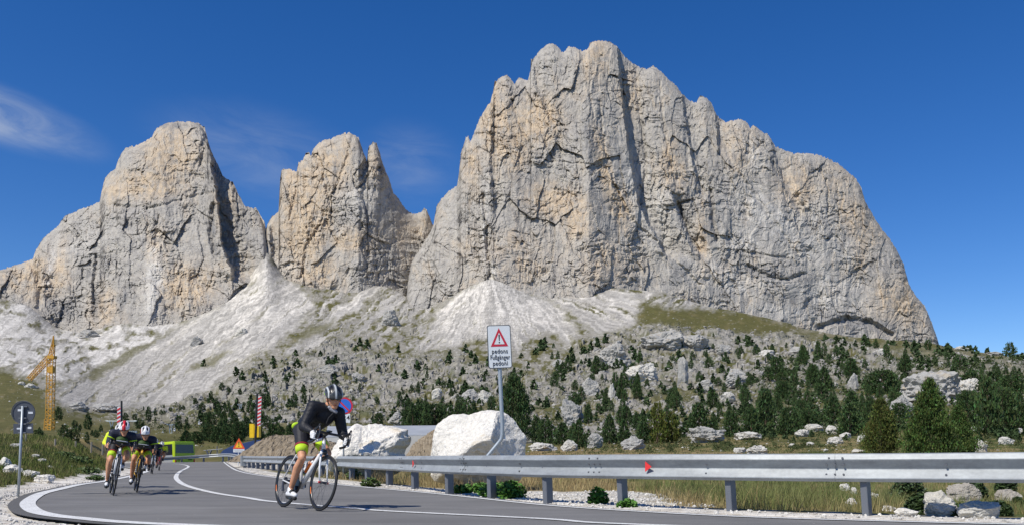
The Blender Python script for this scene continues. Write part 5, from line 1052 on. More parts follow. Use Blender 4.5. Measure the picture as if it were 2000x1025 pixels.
for t in trees:
    if t[6]: t[0]['label'] = t[6]
    elif 'label' not in t[0]: t[0]['label'] = 'small dark pine on the stony slope'; t[0]['group'] = 'pines on the stony slope'; print('zone?', t[1:4])
print('TREES', len(trees))
# the many tiny pines and juniper scrub nobody could count
def scrub(name, label, n, x0, x1, y0, y1, hs, sd, leaves, col, wide=1.0, kind='stuff'):
    Rr = np.random.RandomState(sd); V = []; Cc = []
    ok = np.argwhere((GP > x0) & (GP < x1) & (SY > y0) & (SY < y1) & (GY > 45) & (scree < .3))
    w_ = np.exp(5 * fbm(GP[ok[:, 0], ok[:, 1]] / 40, SY[ok[:, 0], ok[:, 1]] / 18, 3, sd)) / GY[ok[:, 0], ok[:, 1]] ** .3; w_ /= w_.sum(); ch = ok[Rr.choice(len(ok), n, p=w_)]
    for j, i in ch:
        s = GY[j, i] / F; h = Rr.uniform(*hs) * s; r = h * Rr.uniform(.3, .5) * wide; m = leaves
        u = Rr.uniform(0, 1, m) ** 1.2; a = Rr.uniform(0, 6.283, m); q_ = np.sqrt(Rr.uniform(0.1, 1, m)) * r * np.clip((1 - u) * 1.5, .12, 1)
        p = np.stack([GX[j, i] + np.cos(a) * q_, GY[j, i] + np.sin(a) * q_, GZ[j, i] + u * h], 1); l = h * .22 * Rr.uniform(.6, 1.3, m)[:, None]
        d1 = Rr.normal(size=(m, 3)); d1 /= np.linalg.norm(d1, axis=1)[:, None]; d2 = np.cross(d1, Rr.normal(size=(m, 3))); d2 /= np.linalg.norm(d2, axis=1)[:, None]
        V.append(np.stack([p - d1 * l, p + d2 * l * .6, p + d1 * l, p - d2 * l * .6], 1)); c = np.array(col) * Rr.uniform(.7, 1.3, (m, 1)); Cc.append(np.repeat(c, 4, 0))
    V = np.concatenate(V).reshape(-1, 3); o = np_mesh(name, V, np.arange(len(V)).reshape(-1, 4), ndl.m, np.concatenate(Cc)); return tag(o, label, 'scrub', None, kind)
scrub('dwarf_pines', 'countless tiny dark pines and dwarf scrub dotted over the rocky slopes', 850, 380, 2050, 668, 862, (7, 19), 71, 56, (.045, .072, .028))
scrub('meadow_scrub', 'low dark shrubs and heather patches on the meadow behind the rail', 700, 1040, 2050, 838, 886, (3, 8), 73, 26, (.062, .078, .028), 2.6)
scrub('alpenrose_scrub', 'dense green scrub belt between the pines on the right slope', 2600, 1480, 2050, 700, 850, (4, 10), 74, 18, (.052, .075, .026), 1.8)
scrub('juniper_scrub', 'low dark juniper scrub creeping between the rocks', 4200, 250, 2050, 720, 875, (3, 7), 72, 14, (.055, .072, .026), 2.2)
# ------------------------------------------------------------------ cyclists and bicycles
skin = NT('skin', .55, .35); skin.base(skin.ramp(skin.noise(9, 4, .6), [(.3, (.50, .235, .125)), (.7, (.62, .32, .19))])); skin.b.inputs['Subsurface Weight'].default_value = .05
def cloth(name, c, rough=.7, wr=.006, scale=11, var=.18):
    if name in _mc: return _mc[name]
    t = NT(name, rough, .25); a = t.noise(scale, 4, .6, t.coord('Object', (1, 1, 1.6)), .4); t.base(t.mix(a, tuple(x * (1 - var) for x in c), tuple(min(1, x * (1 + var)) for x in c))); t.bump(a, wr, 1.0); _mc[name] = t.m; return t.m
carbon = paint('carbon_black', (.012, .012, .014), .3, .6); tyre_m = paint('tyre_rubber', (.022, .022, .023), .7, .3, 0, .2, 30); steel = paint('spoke_steel', (.10, .10, .11), .35, .5, .6); white_p = paint('frame_white', (.72, .72, .72), .25, .6, 0, .03); yel_p = paint('frame_yellow', (.75, .42, .02), .3, .5); red_p = paint('frame_red', (.55, .03, .03), .3, .5); orange_p = paint('bottle_orange', (.85, .20, .02), .35, .5); sole_m = paint('shoe_sole', (.03, .03, .03), .6)
def kz(z, k): return z if z < .35 else .35 + (z - .35) * k
def wheel(par, x, steer_c, name='wheel', lod=0, accent=None):
    e = bpy.data.objects.new(name, None); C.objects.link(e); e.parent = par; e.location = (x, 0, .335)
    n = 64 if lod == 0 else 32; circ = lambda R_: [(R_ * math.cos(2 * math.pi * i / n), 0, R_ * math.sin(2 * math.pi * i / n)) for i in range(n)]
    MB().tube(circ(.323), .0135, 8, closed=True).build('tyre', tyre_m, e, True)
    mb = MB(); V = []; prof = [(.312, .010), (.312, -.010), (.297, -.0105), (.284, -.004), (.284, .004), (.297, .0105)]
    for i in range(n):
        a = 2 * math.pi * i / n
        for R_, y in prof: V.append((R_ * math.cos(a), y, R_ * math.sin(a)))
    k = len(prof); mb.add(V, [(i * k + j, i * k + (j + 1) % k, ((i + 1) % n) * k + (j + 1) % k, ((i + 1) % n) * k + j) for i in range(n) for j in range(k)]); mb.build('rim', carbon, e, True)
    if accent:
        mb = MB(); V = []
        arc = range(int(n * .54), int(n * .60)) 
        for i in arc:
            a = 2 * math.pi * i / n
            for s in (1, -1): V += [(.302 * math.cos(a), .0113 * s, .302 * math.sin(a)), (.290 * math.cos(a), .0095 * s, .290 * math.sin(a))]
        m = len(list(arc)); mb.add(V, [(4 * i, 4 * i + 1, 4 * i + 5, 4 * i + 4) for i in range(m - 1)] + [(4 * i + 2, 4 * i + 3, 4 * i + 7, 4 * i + 6) for i in range(m - 1)]); mb.build('rim_mark', accent, e)
    mb = MB(); mb.tube([(0, -.045, 0), (0, .045, 0)], [.016, .016], 10)
    ns = 20 if lod == 0 else 12
    for i in range(ns):
        a = 2 * math.pi * i / ns; s = 1 if i % 2 else -1; a2 = a + .35 * (1 if (i // 2) % 2 else -1); mb.tube([(.015 * math.cos(a2 + 1.2), s * .036, .015 * math.sin(a2 + 1.2)), (.288 * math.cos(a), 0, .288 * math.sin(a))], .0017, 4, caps=False)
    mb.build('spokes', steel, e); return e
def bicycle(M, label, fr_m, fork_m, k=1.0, crank=(.06, -1), lod=0, accent=None, bottle=True, fr2=None):
    t = thing('bicycle', label, 'bicycle'); t.matrix_world = M; Z = lambda z: kz(z, k)
    fr2 = fr2 or fr_m
    mb = MB(); ht, hb = (.415, 0, Z(.87)), (.452, 0, Z(.735)); bb = (0, 0, .27); st = (-.145, 0, Z(.80)); ra = (-.41, .0, .335)
    mb.tube([ht, hb], [.020, .024], 12); mb.tube([hb, bb], [.026, .033], 12); mb.tube([ht, st], [.019, .016], 10); mb.tube([bb, st], .019, 10); mb.tube([(0, -.04, .27), (0, .04, .27)], .026, 12)
    for s in (-1, 1): mb.tube([(-.02, s * .02, .27), (-.2, s * .045, .295), (-.41, s * .062, .335)], [.013, .010, .009], 8); mb.tube([(st[0], s * .012, Z(.77)), (-.25, s * .04, Z(.6)), (-.41, s * .062, .335)], [.008, .008, .007], 8)
    mb.build('frame', fr_m, t, True)
    mb = MB(); mb.tube([(.405, 0, Z(.905)), (.460, 0, Z(.70))], .0215, 10); mb.build('head_tube', carbon, t, True)
    mb = MB(); mb.ell((.465, 0, Z(.695)), (.03, .05, .03))
    for s in (-1, 1): mb.tube([(.462, s * .03, Z(.70)), (.49, s * .042, Z(.66)), (.525, s * .050, .50), (.58, s * .052, .335)], [.015, .014, .012, .008], 8)
    mb.build('fork', fork_m, t, True)
    for q_ in ((.50, 0, Z(.70)), (-.26, 0, Z(.70))): MB().ell(q_, (.024, .03, .034)).build('brake_caliper', carbon, t, True)
    mb = MB(); mb.tube([(.58, -.065, .335), (.58, .065, .335)], .012, 8); mb.build('axle', red_p if lod == 0 else carbon, t)
    wheel(t, .58, 0, lod=lod, accent=accent); wheel(t, -.41, 0, lod=lod, accent=accent)
    mb = MB(); mb.tube([(.40, 0, Z(.90)), (.50, 0, Z(.93))], [.018, .016], 8); bar = [(.50, 0, Z(.93))]
    for s in (-1, 1): mb.tube(spline([(.50, 0, Z(.93)), (.50, s * .12, Z(.932)), (.505, s * .18, Z(.932)), (.56, s * .208, Z(.935)), (.615, s * .21, Z(.92)), (.635, s * .21, Z(.875)), (.605, s * .21, Z(.825)), (.55, s * .21, Z(.80)), (.45, s * .212, Z(.79))], 5), .0155, 8)
    mb.build('handlebar', carbon, t, True)
    for s in (-1, 1):
        mb = MB(); mb.capsule((.585, s * .21, Z(.94)), (.655, s * .207, Z(.965)), .019, .016); mb.capsule((.655, s * .207, Z(.965)), (.672, s * .207, Z(.995)), .015, .012); h = mb.build('hood', carbon, t, True)
        mb = MB(); mb.tube(spline([(.668, s * .207, Z(.985)), (.69, s * .205, Z(.94)), (.692, s * .205, Z(.88)), (.672, s * .205, Z(.82))], 4), .0065, 6); mb.build('lever', steel, h, True)
    mb = MB(); mb.capsule((-.31, 0, Z(.955)), (-.24, 0, Z(.955)), .062, .055); mb.capsule((-.24, 0, Z(.955)), (-.07, 0, Z(.955)), .04, .02)
    mb.v = [(x, y, Z(.955) + (z - Z(.955)) * .32) for x, y, z in mb.v]; mb.build('saddle', carbon, t, True)
    MB().tube([st, (-.20, 0, Z(.94))], .014, 8).build('seat_post', carbon, t, True)
    a = crank[0]; px_, pz = a, -math.sqrt(.17 ** 2 - a * a)
    cr_ = MB(); cr_.tube([(0, -.055, .27), (0, -.048, .27)], .085, 28); cr_.tube([(0, -.062, .27), (px_, -.075, .27 + pz)], [.014, .010], 8); cr_.tube([(0, .055, .27), (-px_, .075, .27 - pz)], [.014, .010], 8); cr_.build('crankset', carbon, t)
    for s in (-1, 1):
        mb = MB(); mb.box((px_ * -s, s * .115, .27 + pz * -s), (.07, .07, .018)); mb.build('pedal', carbon, t)
    mb = MB(); mb.tube([(-.41, -.05, .335), (-.41, -.02, .335)], [.035, .05], 16); mb.tube([(-.41, -.055, .335), (-.40, -.055, .27), (-.385, -.05, .20)], [.012, .016, .02], 8); mb.build('derailleur', steel, t)
    mb = MB(); mb.tube([(-.41, -.05, .375), (0, -.052, .352)], .004, 4); mb.tube([(-.385, -.05, .185), (0, -.052, .188)], .004, 4); mb.build('chain', steel, t)
    if bottle:
        d = (Vector(hb) - Vector(bb)).normalized(); n_ = Vector((-d.z, 0, d.x)); c0 = Vector(bb) + d * .20 + n_ * .065
        b_ = MB(); b_.tube([c0, c0 + d * .11, c0 + d * .13, c0 + d * .16], [.034, .034, .025, .025], 12); b_.build('bottle', orange_p, t, True); b_ = MB(); b_.tube([c0 + d * .162, c0 + d * .19], [.024, .012], 10); b_.build('bottle_cap', white_p, t, True)
    if lod == 0: MB().box((.52, 0, Z(.955)), (.07, .045, .02)).build('bike_computer', carbon, t)
    return t
def remesh(o, vox, it=3, disp=0):
    m = o.modifiers.new('r', 'REMESH'); m.mode = 'VOXEL'; m.voxel_size = vox; m.use_smooth_shade = True
    s = o.modifiers.new('s', 'SMOOTH'); s.factor = .5; s.iterations = it
    if disp:
        tx = bpy.data.textures.new('folds', 'CLOUDS'); tx.noise_scale = .09; d = o.modifiers.new('d', 'DISPLACE'); d.texture = tx; d.strength = disp; d.mid_level = .5
    return o
def hand(mb, c, axis, palm, sc=1.0):
    """four fingers and a thumb closed round a bar through c; palm = side the palm lies on"""
    c, axis, palm = Vector(c), Vector(axis).normalized(), Vector(palm).normalized(); palm = (palm - axis * palm.dot(axis)).normalized(); w = axis.cross(palm)
    R_ = .026; mb.ell(c + palm * .036, (.012, .012, .012)); 
    P = lambda u, th, r: c + axis * u + (palm * math.cos(th) + w * math.sin(th)) * r
    mb.capsule(P(-.028, .2, .036), P(.028, .2, .036), .017, .017); mb.capsule(P(-.026, -.5, .034), P(.026, -.5, .034), .016, .016)
    for i, (u, l) in enumerate(((-.031, 3.0), (-.0105, 3.5), (.0105, 3.4), (.031, 2.8))):
        pts = [P(u, .3 + l * j / 3, .036 - .003 * j) for j in range(4)]; 
        for j in range(3): mb.capsule(pts[j], pts[j + 1], .0098 - .0008 * j, .0092 - .0008 * j, 8, 2)
    th = [P(-.03, -.9, .034), P(-.045, -1.7, .034), P(-.050, -2.4, .032)]
    for j in range(2): mb.capsule(th[j], th[j + 1], .0115 - .001 * j, .0105 - .001 * j, 8, 2)
HEL = {}
def helmet_mesh(key, main, second, vent, third):
    if key in HEL: return HEL[key]
    V = []; Cc = []; na, nb = 56, 48
    for i in range(na + 1):
        a = math.radians(-8) + math.radians(196) * i / na       # front brim over the top to the nape
        for j in range(nb + 1):
            b = math.radians(-90 + 180 * j / nb)
            lane = math.cos(b * 7.0); core = sstep(.10, .2, i / na) * (1 - sstep(.80, .95, i / na)); fold = .5 + .5 * math.sin(i / na * 17 + abs(b) * 5)
            v_ = (1 if lane < -.05 else 0) * core * (1 if abs(b) < 1.25 else 0) * (1 if fold > .22 else 0)
            r = 1 - .085 * v_ + .03 * max(0, lane)
            x = math.cos(a) * .150 * r; z_ = math.sin(a) * .125 * r; rad = math.hypot(x, z_); 
            px_ = x * (math.cos(b) ** .55 if math.cos(b) > 0 else 0) ; pz = z_ * max(0, math.cos(b)) ** .75 if z_ > 0 else z_ * max(0, math.cos(b)) ** .3; py_ = math.sin(b) * .104 * r
            V.append((px_, py_, pz)); 
            c = vent if v_ else (second if (abs(b) < .38 and key == 'B') or (key == 'C' and abs(b) > .95) or (key == 'A' and lane > .82) else third if (key == 'A' and i / na > .82) else main)
            Cc.append(c)
    Fq = grid_faces(na + 1, nb + 1)
    o = np_mesh('helmet', V, Fq, hel_m.m, np.array(Cc), smooth=True); s = o.modifiers.new('t', 'SOLIDIFY'); HEL[key] = o.data; C.objects.unlink(o); return o.data
hel_m = NT('helmet_shell', .35, .5); hel_m.base(hel_m.attr())
HELC = {'A': ((.05, .055, .06), (.50, .52, .52), (.008, .008, .009), (.42, .75, .02)), 'B': ((.74, .74, .75), (.62, .02, .03), (.015, .015, .02), (.1, .1, .1)), 'C': ((.74, .74, .75), (.35, .02, .04), (.015, .015, .02), (.1, .1, .1)), 'D': ((.6, .6, .6), (.1, .1, .1), (.02, .02, .02), (.1, .1, .1))}
def ikz(hip, ank, l1, l2, out=0):
    h, a = Vector(hip), Vector(ank); d = a - h; L_ = min(d.length, (l1 + l2) * .995); x = (l1 * l1 - l2 * l2 + L_ * L_) / (2 * L_); hgt = math.sqrt(max(0, l1 * l1 - x * x)); u = d.normalized(); f = Vector((1, out, 0)); f = (f - u * f.dot(u)).normalized(); return h + u * x + f * hgt
def rider(M, label, J, vox, hel, jack, trim, k=1.0, crank=.06, shoes=white_p, glove=None, shorts=None, band=None, red_band=False, chest=None, lod=0, pocket=False, leg_long=False, face=(0, 0)):
    Z = lambda z: kz(z, k); S = k if k < 1 else 1
    t = thing('person', label, 'person'); t.matrix_world = M
    hd = Vector((J['head'][0], J['head'][1], Z(J['head'][2])))
    sh = {s: Vector((J['sh'][0], s * .175, Z(J['sh'][1]) + (.0 if s > 0 else 0))) for s in (-1, 1)}
    el = {s: Vector((J['el'][0], s * J['el'][1], Z(J['el'][2]))) for s in (-1, 1)}
    hn = {s: Vector((.60, s * .21, Z(.862))) for s in (-1, 1)}; wr = {s: hn[s] + Vector((-.055, s * .012, .045)) for s in (-1, 1)}
    hip = {s: Vector((-.06, s * .085, Z(.965))) for s in (-1, 1)}
    cz = math.sqrt(.17 ** 2 - crank * crank); ped = {-1: Vector((crank, -.115, .27 - cz)), 1: Vector((-crank, .115, .27 + cz))}
    ank = {-1: ped[-1] + Vector((-.085, -.0, .115)), 1: ped[1] + Vector((-.07, 0, .135))}
    kn = {s: ikz(hip[s], ank[s], .42 * (1 if k == 1 else .93), .43 * (1 if k == 1 else .93), s * .12) for s in (-1, 1)}
    sm_ = (sh[1] + sh[-1]) / 2
    # body: one skin
    mb = MB(); Rh = Matrix.Rotation(math.radians(J.get('yaw', 0)), 3, 'Z') @ Matrix.Rotation(math.radians(J.get('pitch', 8)), 3, 'Y') @ Matrix.Rotation(math.radians(J.get('roll', 5)), 3, 'X') @ (Matrix.Identity(3) * J.get('hs', 1))
    h = lambda x, y, z: hd + Rh @ Vector((x, y, z))
    mb.ell(h(-.015, 0, .03), (.098, .077, .098), Rh, 20, 14); mb.ell(h(.028, 0, -.035), (.066, .060, .078), Rh, 18, 12); mb.ell(h(.056, 0, -.095), (.034, .036, .026), Rh)
    for s in (-1, 1): mb.ell(h(.052, s * .034, -.035), (.03, .024, .026), Rh); mb.ell(h(-.01, s * .079, -.015), (.020, .011, .030), Rh); mb.ell(h(.07, s * .03, .022), (.018, .026, .010), Rh)
    mb.capsule(h(.088, 0, .012), h(.112, 0, -.030), .010, .014, 10, 3); mb.ell(h(.100, 0, -.036), (.014, .019, .010), Rh); mb.ell(h(.083, 0, -.066), (.016, .026, .010), Rh)
    mb.capsule(h(-.03, 0, -.05), sm_ + Vector((-.03, 0, .0)), .055, .065)
    mb.capsule((-.05, 0, Z(1.0)), sm_ + Vector((-.07, 0, -.07)), .105, .125); mb.capsule(sh[-1], sh[1], .05, .05); mb.ell((-.06, 0, Z(.97)), (.11, .14, .09))
    for s in (-1, 1):
        mb.capsule(sh[s], el[s], .048, .037); mb.capsule(el[s], wr[s], .038, .026)
        mb.capsule(hip[s], hip[s] * .45 + kn[s] * .55, .080, .066); mb.capsule(hip[s] * .45 + kn[s] * .55, kn[s], .066, .050); mb.ell(kn[s] + Vector((.012, 0, .0)), (.045, .044, .052))
        m_ = kn[s] * .66 + ank[s] * .34 + Vector((-.022, 0, 0)); mb.capsule(kn[s] + Vector((-.01, 0, -.03)), m_, .045, .053); mb.capsule(m_, ank[s], .052, .030)
        mb.capsule(ank[s], ank[s] + Vector((.05, 0, -.05)), .03, .026)
        if glove is None and lod < 2: hand(mb, hn[s], (.25, 0, .95), (-.7, s * .75, .2))
        else: mb.capsule(wr[s], hn[s] + Vector((-.02, s * .02, 0)), .025, .022)
    remesh(mb.build('body', skin.m, t, True), vox, 2)
    # face details
    if lod < 2:
        mb = MB(); mb.ell(h(.101, 0, -.066), (.004, .021, .0065), Rh); mb.build('mouth', cloth('lips', (.38, .10, .08), .5, .0), t, True)
        mb = MB()
        for s in (-1, 1): mb.ell(h(.091, s * .035, .010), (.012, .034, .020), Matrix(Rh) @ Matrix.Rotation(s * .45, 3, 'Z')); mb.tube([h(.080, s * .066, .013), h(.02, s * .086, .013), h(-.02, s * .088, .005)], .004, 5)
        mb.tube([h(.098, -.03, .014), h(.104, 0, .016), h(.098, .03, .014)], .005, 6); mb.build('sunglasses', paint('lens_black', (.008, .008, .010), .12, .8), t, True)
        mb = MB()
        for s in (-1, 1): mb.tube([h(.02, s * .088, .04), h(.012, s * .080, -.03), h(.035, s * .045, -.105), h(.045, 0, -.118)], .004, 5)
        mb.build('chin_strap', carbon, t)
        mb = MB(); mb.ell(h(-.045, 0, .0), (.075, .078, .07), Rh); mb.build('hair', cloth('hair_' + hel, (.22, .15, .08) if hel == 'A' else (.04, .025, .015), .8, .01, 60), t, True)
    o = bpy.data.objects.new('helmet', helmet_mesh(hel, *HELC[hel])); C.objects.link(o); o.parent = t; o.matrix_parent_inverse = Matrix.Identity(4); o.matrix_local = Matrix.Translation(h(-.005, 0, .045)) @ Rh.to_4x4() @ Matrix.Rotation(math.radians(6), 4, 'Y')
    sdf = o.modifiers.new('t', 'SOLIDIFY'); sdf.thickness = .012; sdf.offset = -1
    # jacket
    big_ = .014 if lod else .02
    mb = MB(); mb.capsule((-.075, 0, Z(1.02)), (.08, 0, Z(1.11)), .118 + big_, .13 + big_); mb.capsule((.08, 0, Z(1.11)), sm_ + Vector((-.07, 0, -.055)), .13 + big_, .132 + big_); mb.capsule(sh[-1], sh[1], .060 + big_, .060 + big_); mb.capsule(sm_ + Vector((-.02, 0, 0)), h(-.045, 0, -.075), .075, .060)
    mb.ell((-.09, 0, Z(1.01)), (.10, .145, .10))
    for s in (-1, 1): mb.capsule(sh[s], el[s], .055 + big_, .045 + big_ * .8); mb.capsule(el[s], wr[s] + (el[s] - wr[s]) * .08, .045 + big_ * .8, .030 + big_ * .4)
    remesh(mb.build('jacket', jack, t, True), vox * 1.25, 2, .012 if lod == 0 else .006)
    if trim:       # bright bands round the upper arms
        for s in (-1, 1):
            a = sh[s].lerp(el[s], .42); b = sh[s].lerp(el[s], .54); mb = MB(); mb.tube([a, b], [.052 + big_ + .008, .049 + big_ + .008], 16); mb.build('sleeve_band', trim, t, True)
    if chest: 
        mb = MB(); c = sm_ + Vector((-.0, 0, -.085)); mb.ell(c + Vector((.045, 0, .0)), (.085, .11, .06)); mb.build('chest_panel', chest, t, True)
        mb = MB(); mb.capsule(c + Vector((.137, -.09, -.025)), c + Vector((.137, .09, -.025)), .010, .010); mb.build('chest_stripe', cloth('pale_stripe', (.35, .37, .40)), t, True)
    # collar / zip
    if pocket:
        mb = MB(); mb.ell((-.165, -.10, Z(1.015)), (.035, .075, .055), Matrix.Rotation(.5, 3, 'Y')); mb.build('back_pocket', trim or lime_c, t, True)
        mb = MB(); mb.capsule(h(.03, -.03, -.12), h(.06, .02, -.15), .03, .022); mb.capsule(h(.0, 0, -.115), h(.03, -.055, -.10), .03, .022); remesh(mb.build('collar', cloth('collar_grey', (.30, .30, .33), .7, .01, 30), t, True), .008)
        mb = MB(); mb.tube([h(.06, .0, -.15), sm_ + Vector((.10, 0, -.10)), sm_ + Vector((.06, 0, -.17))], .006, 6); mb.build('zip', steel, t)
    # shorts
    mb = MB(); mb.capsule((-.075, 0, Z(.98)), (-.03, 0, Z(1.03)), .125, .118)
    hem = {}
    for s in (-1, 1):
        f = 1.0 if leg_long else (.70 if s < 0 else .60); hem[s] = hip[s].lerp(kn[s], f); mb.capsule(hip[s], hip[s].lerp(kn[s], f * .6), .096, .083); mb.capsule(hip[s].lerp(kn[s], f * .6), hem[s].lerp(hip[s], .1), .083, .070)
        if leg_long: mb.capsule(kn[s], kn[s].lerp(ank[s], .4), .062, .060); mb.capsule(kn[s].lerp(ank[s], .4), ank[s], .060, .038)
        mb.ell(hip[s] + Vector((-.05, 0, -.0)), (.10, .085, .09))
    remesh(mb.build('shorts', shorts, t, True), vox * 1.25, 2)
    if band and not leg_long:
        for s in (-1, 1):
            o_ = 0 if s < 0 else -.10; a = hip[s].lerp(kn[s], .62 + o_); b = hip[s].lerp(kn[s], .82 + o_); mb = MB(); mb.tube([a, a.lerp(b, .5), b], [.081, .077, .071], 20); mb.build('hem_band', band, t, True)
            if red_band: a2 = hip[s].lerp(kn[s], .56 + o_); mb = MB(); mb.tube([a2, a], [.0855, .083], 20); mb.build('red_band', cloth('dark_red', (.25, .03, .04)), t, True)
    for s in (-1, 1):
        a = ank[s]; p_ = ped[s]; mb = MB(); pit = (p_.z + .03 - (a.z - .085)) 
        heel = a + Vector((-.045, 0, -.062)); ball = p_ + Vector((.0, 0, .050)); toe = p_ + Vector((.075, 0, .040))
        mb.capsule(heel, ball, .036, .038); mb.capsule(ball, toe, .038, .027); mb.capsule(a + Vector((-.008, 0, .0)), a + Vector((.01, 0, -.04)), .038, .040); mb.capsule(a + Vector((.02, 0, -.03)), ball + Vector((-.02, 0, .005)), .034, .034); o = remesh(mb.build('shoe', shoes, t, True), .008 if lod < 2 else .014)
        mb = MB(); q = lambda v, d: (v.x + d, v.y, v.z - .036)
        mb.tube([q(heel, -.03), q(heel, .0), q(ball, 0), q(toe, .0), (toe.x + .022, toe.y, toe.z - .016)], [.020, .030, .036, .028, .008], 8); c_ = [(x, y, z) for x, y, z in mb.v]; mb.build('sole', sole_m, o)
        if lod < 2:
            mb = MB()
            for f in (.25, .5, .75): c1 = (a + Vector((.02, 0, -.03))).lerp(ball, f); mb.tube([c1 + Vector((.012, -.037, -.004)), c1 + Vector((.02, -.018, .028)), c1 + Vector((.02, .018, .028)), c1 + Vector((.012, .037, -.004))], .0065, 5)
            mb.build('strap', sole_m, o)
        if glove:
            mb = MB(); hand(mb, hn[s], (.25, 0, .95), (-.7, s * .75, .2)); mb.capsule(wr[s], hn[s] + Vector((-.03, s * .025, .01)), .030, .026); remesh(mb.build('glove', glove, t, True), .0055 if lod == 0 else .009, 1)
    return t
def bike_matrix(fpx, fpy, hx, hy, lean, Y=None, sy=1):
    Yc_ = Y or F * CAMZ / (fpy - HY); X_ = (fpx - CX) / F * Yc_; yaw = math.atan2(hy, hx)
    Rm = Matrix.Rotation(yaw, 4, 'Z') @ Matrix.Rotation(-math.radians(lean), 4, 'X'); off = Rm @ Vector((.58, 0, 0)); return Matrix.Translation(Vector((X_, Yc_, .004)) - off) @ Rm @ Matrix.Diagonal((1, sy, 1, 1))
black_c = cloth('black_jacket', (.014, .015, .020), .55, .012, 9, .3); navy_c = cloth('navy_jersey', (.022, .026, .045), .6, .008, 12, .3); lime_c = cloth('lime_cloth', (.46, .68, .03), .6, .003); short_c = cloth('black_shorts', (.022, .022, .028), .6, .005, 14, .3); green_c = cloth('green_chest', (.045, .085, .022), .6, .004); yellow_c = cloth('yellow_jacket', (.62, .72, .03), .6, .010); glove_w = cloth('white_glove', (.70, .70, .70), .7, .004, 40, .08)
JA = dict(head=(.50, 0, 1.355), sh=(.345, 1.225), el=(.37, .265, .965), yaw=-14, pitch=12, roll=10)
JB = dict(head=(.55, 0, 1.215), sh=(.40, 1.12), el=(.40, .215, .94), yaw=-6, pitch=10, roll=8, hs=.88)
M1 = bike_matrix(622.7, 997.3, .63, -.777, 10)
bicycle(M1, 'white and black road bicycle of the nearest cyclist, with an orange bottle', white_p, white_p, 1.0, (.06, -1), 0, orange_p)
rider(M1, 'nearest cyclist in black jacket, lime hemmed shorts, white gloves and dark helmet', JA, .0065, 'A', black_c, None, 1.0, .06, white_p, glove_w, short_c, lime_c, True, None, 0, True)
M2 = bike_matrix(220.7, 967.2, .46, -.89, 9, sy=.87)
bicycle(M2, 'white and black road bicycle under the cyclist in the red and white helmet', white_p, white_p, .85, (.05, -1), 1, None, False)
rider(M2, 'cyclist in navy and lime kit with red and white helmet, left of the pair', JB, .009, 'B', navy_c, lime_c, .85, .05, white_p, None, short_c, lime_c, True, green_c, 1)
M3 = bike_matrix(266.8, 961.3, .43, -.90, 8, sy=.87)
bicycle(M3, 'yellow and red road bicycle, right one of the pair', yel_p, carbon, .79, (.12, -1), 1, None, False)
rider(M3, 'cyclist in navy and lime kit with white helmet, right of the pair', dict(JB, yaw=-2), .009, 'C', navy_c, lime_c, .79, .10, white_p, None, short_c, lime_c, True, green_c, 1)
M4 = bike_matrix(222, 953, .46, -.89, 6)
bicycle(M4, 'dark road bicycle mostly hidden behind the left one of the pair', carbon, carbon, .9, (.05, -1), 2, None, False)
rider(M4, 'cyclist in yellow jacket mostly hidden behind the left one of the pair', dict(JB, el=(.40, .24, .94)), .014, 'D', yellow_c, None, .9, .05, white_p, None, short_c, None, False, None, 2)
M5 = bike_matrix(297, 925, .42, -.91, 6)
bicycle(M5, 'road bicycle with white fork far behind the pair', carbon, white_p, .85, (.05, -1), 2, None, False)
rider(M5, 'distant cyclist in black with lime cuffs right behind the pair', JB, .014, 'D', navy_c, lime_c, .85, .05, sole_m, None, short_c, lime_c, False, None, 2, leg_long=True)
M6 = bike_matrix(311, 918.5, .40, -.92, 6)
bicycle(M6, 'red road bicycle of the farthest cyclist', red_p, carbon, .85, (.05, -1), 2, None, False)
rider(M6, 'farthest cyclist in bright yellow green jacket in front of the bus', JB, .016, 'D', yellow_c, None, .85, .05, sole_m, None, short_c, None, False, None, 2)
# ------------------------------------------------------------------ grass and weeds
gm_ = NT('grass_blades', .75, .15); gm_.base(gm_.attr()); 
def blades(name, label, n, sampler, hr, wr, colf, sd, cat='grass'):
    Rr = np.random.RandomState(sd); X, Y = sampler(Rr, n); ok = ~inpoly(X, Y, road_poly); X, Y = X[ok], Y[ok]; n = len(X)
    Zg = gz_xy(X, Y); cl = np.clip(.55 + fbm(X / .55, Y / .55, 3, sd) * 1.1, .25, 1.5); h = Rr.uniform(*hr, n) * cl; w = Rr.uniform(*wr, n) * (Y / 14) ** .5
    a = Rr.uniform(0, 6.283, n); ln = Rr.uniform(.1, .75, n) * h; la = a + Rr.normal(size=n) * .8
    b0 = np.stack([X, Y, Zg - .01], 1); sd_ = np.stack([np.cos(a) * w, np.sin(a) * w, 0 * w], 1); d = np.stack([np.cos(la) * ln, np.sin(la) * ln, h], 1)
    V = np.stack([b0 - sd_, b0 + sd_, b0 + d * np.array([.35, .35, .6]) + sd_ * .7, b0 + d], 1)
    V2 = np.stack([b0 - sd_, b0 + d * np.array([.35, .35, .6]) + sd_ * .7, b0 + d, b0 + d * np.array([.35, .35, .6]) - sd_ * .7], 1)
    Vv = np.stack([b0 - sd_, b0 + sd_, b0 + d * np.array([.4, .4, .62]) + sd_ * .6, b0 + d, b0 + d * np.array([.4, .4, .62]) - sd_ * .6], 1).reshape(-1, 3)
    i = np.arange(n) * 5; Fq = np.concatenate([np.stack([i, i + 1, i + 2, i + 4], 1), np.stack([i + 4, i + 2, i + 3, i + 3], 1)])
    f3 = np.concatenate([np.stack([i, i + 1, i + 2], 1), np.stack([i, i + 2, i + 4], 1), np.stack([i + 4, i + 2, i + 3], 1)])
    c = colf(Rr, X, Y, n); o = np_mesh(name, Vv, f3, gm_.m, np.repeat(c, 5, 0)); return tag(o, label, cat, None, 'stuff')
